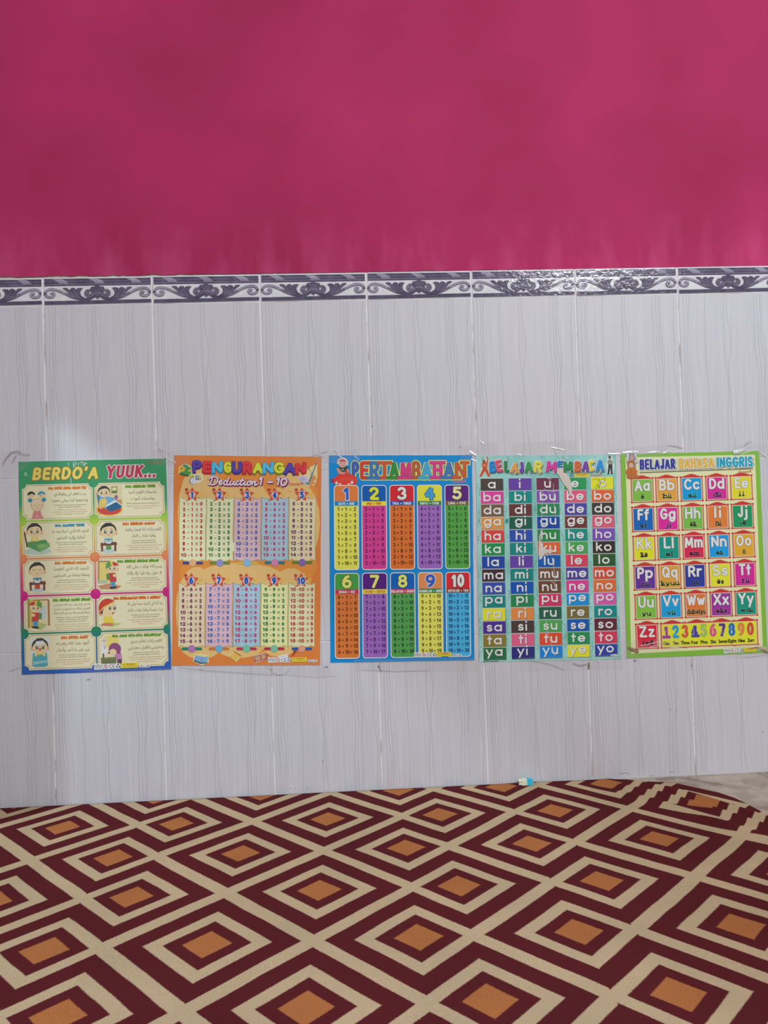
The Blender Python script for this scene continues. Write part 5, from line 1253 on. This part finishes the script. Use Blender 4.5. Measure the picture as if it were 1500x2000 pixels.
tape('clear tape bridging the green topped poster and the orange poster', [(298, 878), (372, 884), (370, 912), (300, 908)], [([(311, 880), (318, 887), (328, 896), (341, 904)], 1.4), ([(338, 898), (344, 905)], 2)], [([(310, 876), (318, 884)], 2.4)])
tape('clear tape between the orange poster and the bright blue poster at their tops', [(612, 884), (702, 876), (704, 900), (614, 908)], [([(660, 889), (670, 895), (681, 903)], 2.4), ([(653, 877), (660, 886)], 1.6), ([(692, 890), (702, 899)], 1.5), ([(634, 912), (637, 906)], 1.6)], [([(600, 894), (616, 889), (634, 894)], 1.2), ([(628, 884), (640, 882)], 2)])
tape('clear tape between the bright blue poster and the teal poster at their tops', [(898, 872), (972, 862), (974, 896), (900, 900)], [([(911, 887), (920, 884), (930, 890)], 3.6), ([(916, 881), (923, 884)], 2), ([(920, 897), (930, 901)], 2), ([(937, 861), (941, 864), (946, 867)], 1.4)], [([(897, 873), (902, 872)], 2)])
tape('clear tape over the top middle of the torn teal poster', [(1000, 866), (1124, 858), (1126, 892), (1002, 894)], [([(1005, 889), (1012, 887.5), (1017, 889)], 2), ([(1083, 877), (1089, 890), (1094, 897)], 1.6), ([(1075, 873), (1092, 877), (1102, 879)], 1.4), ([(1098, 891), (1104, 895), (1110, 897)], 1.4)])
tape('clear tape between the torn teal poster and the green edged poster at their tops', [(1178, 878), (1300, 868), (1302, 892), (1180, 894)], [([(1186, 886), (1196, 887), (1209, 886)], 2.8), ([(1216, 884.6), (1230, 883), (1246, 883)], 4.2), ([(1264, 884), (1274, 883.5), (1286, 882)], 2.2), ([(1294, 885), (1304, 882), (1312, 882)], 1.8), ([(1322, 883), (1330, 882)], 1.6)], [([(1303, 870), (1320, 872), (1334, 876)], 2.6)])
tape('clear tape with a folded white end over the top right of the green edged poster', [(1428, 870), (1499, 866), (1499, 892), (1430, 888)], [([(1431, 884), (1440, 882), (1450, 879)], 8), ([(1444, 888), (1458, 883), (1470, 879)], 2), ([(1484, 884), (1492, 889), (1499, 894)], 1.8)], [([(1452, 871), (1459, 866), (1466, 863)], 2.2), ([(1431, 889), (1442, 888), (1450, 885)], 1.6)])
tape('long clear tape under the rainbow edged poster', [(20, 1296), (172, 1306), (340, 1304), (338, 1330)], [([(62, 1298), (82, 1294), (104, 1292)], 1.5)], [([(17, 1312), (30, 1307), (44, 1303)], 1.4), ([(168, 1328), (176, 1327), (178, 1322)], 1)])
tape('long clear tape under the orange poster', [(345, 1298), (642, 1294), (650, 1320), (350, 1312)], [], [([(350, 1303), (400, 1309), (460, 1313), (530, 1318), (562, 1317)], 1.1), ([(518, 1301), (528, 1306), (533, 1314), (543, 1318), (558, 1317), (566, 1305)], 1.4), ([(562, 1318), (610, 1322), (660, 1320)], .9), ([(634, 1302), (640, 1302)], 3)])
tape('long clear tape under the bright blue poster', [(690, 1288), (932, 1284), (936, 1312), (694, 1310)], [], [([(706, 1308), (740, 1309), (775, 1311), (806, 1310), (838, 1309)], 1.3), ([(742, 1292), (742, 1312)], 2.2)])
tape('stained clear tape under the torn teal poster', [(1010, 1284), (1216, 1278), (1218, 1306), (1014, 1312)], [([(1166, 1291), (1172, 1289)], 2.6)], [([(1036, 1290), (1070, 1296), (1090, 1303), (1102, 1309)], 1.8), ([(1118, 1295), (1132, 1300), (1146, 1297)], 4)], stains=[([(1149, 1293), (1150, 1300), (1149, 1307)], 2.6)])
tape('clear tape with brown residue across the bottom left of the green edged poster', [(1205, 1252), (1330, 1246), (1332, 1270), (1208, 1290)], [([(1250, 1261), (1270, 1257), (1286, 1253)], 1.6), ([(1268, 1264), (1282, 1260)], 1.4), ([(1308, 1265), (1326, 1264)], 1.6)], [], stains=[([(1226, 1265), (1236, 1269), (1246, 1274)], 7), ([(1232, 1271), (1246, 1270)], 4)])
tape('clear tape with brown residue across the bottom right of the green edged poster', [(1412, 1262), (1499, 1256), (1499, 1284), (1414, 1286)], [], [([(1450, 1284), (1480, 1281), (1499, 1278)], 1)], stains=[([(1461, 1267), (1476, 1265), (1490, 1265)], 4), ([(1480, 1266), (1492, 1270), (1499, 1275)], 5)])

# ------------------------------------------------------------------ toy block on the carpet's edge
def toy():
    c = floor_at(1028, 1528.5); s = .0135
    y = -.0215; x = wall_at(1028, 1522, y).x
    root = thing('toy_brick', 'tiny cream and turquoise toy brick lying against the wall on the carpet', 'toy', (x, y, .0062))
    cr = plain('cream_toy_plastic', (214, 206, 176), .35, .5, .62); tq = plain('turquoise_toy_plastic', (44, 166, 196), .35, .5, .62)
    def block(name, x0, x1, mat):
        import bmesh
        bm = bmesh.new(); bmesh.ops.create_cube(bm, size=1)
        for v in bm.verts: v.co = ((x0+x1)/2+v.co.x*(x1-x0), v.co.y*s, s/2+v.co.z*s)
        bmesh.ops.bevel(bm, geom=bm.edges[:], offset=.0006, segments=2, affect='EDGES')
        me = bpy.data.meshes.new(name); bm.to_mesh(me); bm.free(); me.materials.append(mat)
        o = bpy.data.objects.new(name, me); COL.objects.link(o); o.parent = root; return o
    b1 = block('cream_block', -.0125, .0005, cr); block('turquoise_block', .0005, .0138, tq)
    for zz, yy in ((.0098, -.003), (.0030, -.003), (.0098, .0036)):
        V = []; F = []; n = 14; R = .0029
        for xx, rr in ((-.0125, R), (-.0178, R), (-.0184, R*.85)):
            for i in range(n): a = 2*math.pi*i/n; V.append((xx, yy+rr*math.cos(a), zz+rr*math.sin(a)))
        for k in (0, 1):
            for i in range(n): j = (i+1) % n; F.append((k*n+i, k*n+j, (k+1)*n+j, (k+1)*n+i))
        F.append(tuple(range(2*n, 3*n)))
        link_mesh('stud', V, F, [cr], None, b1)
toy()
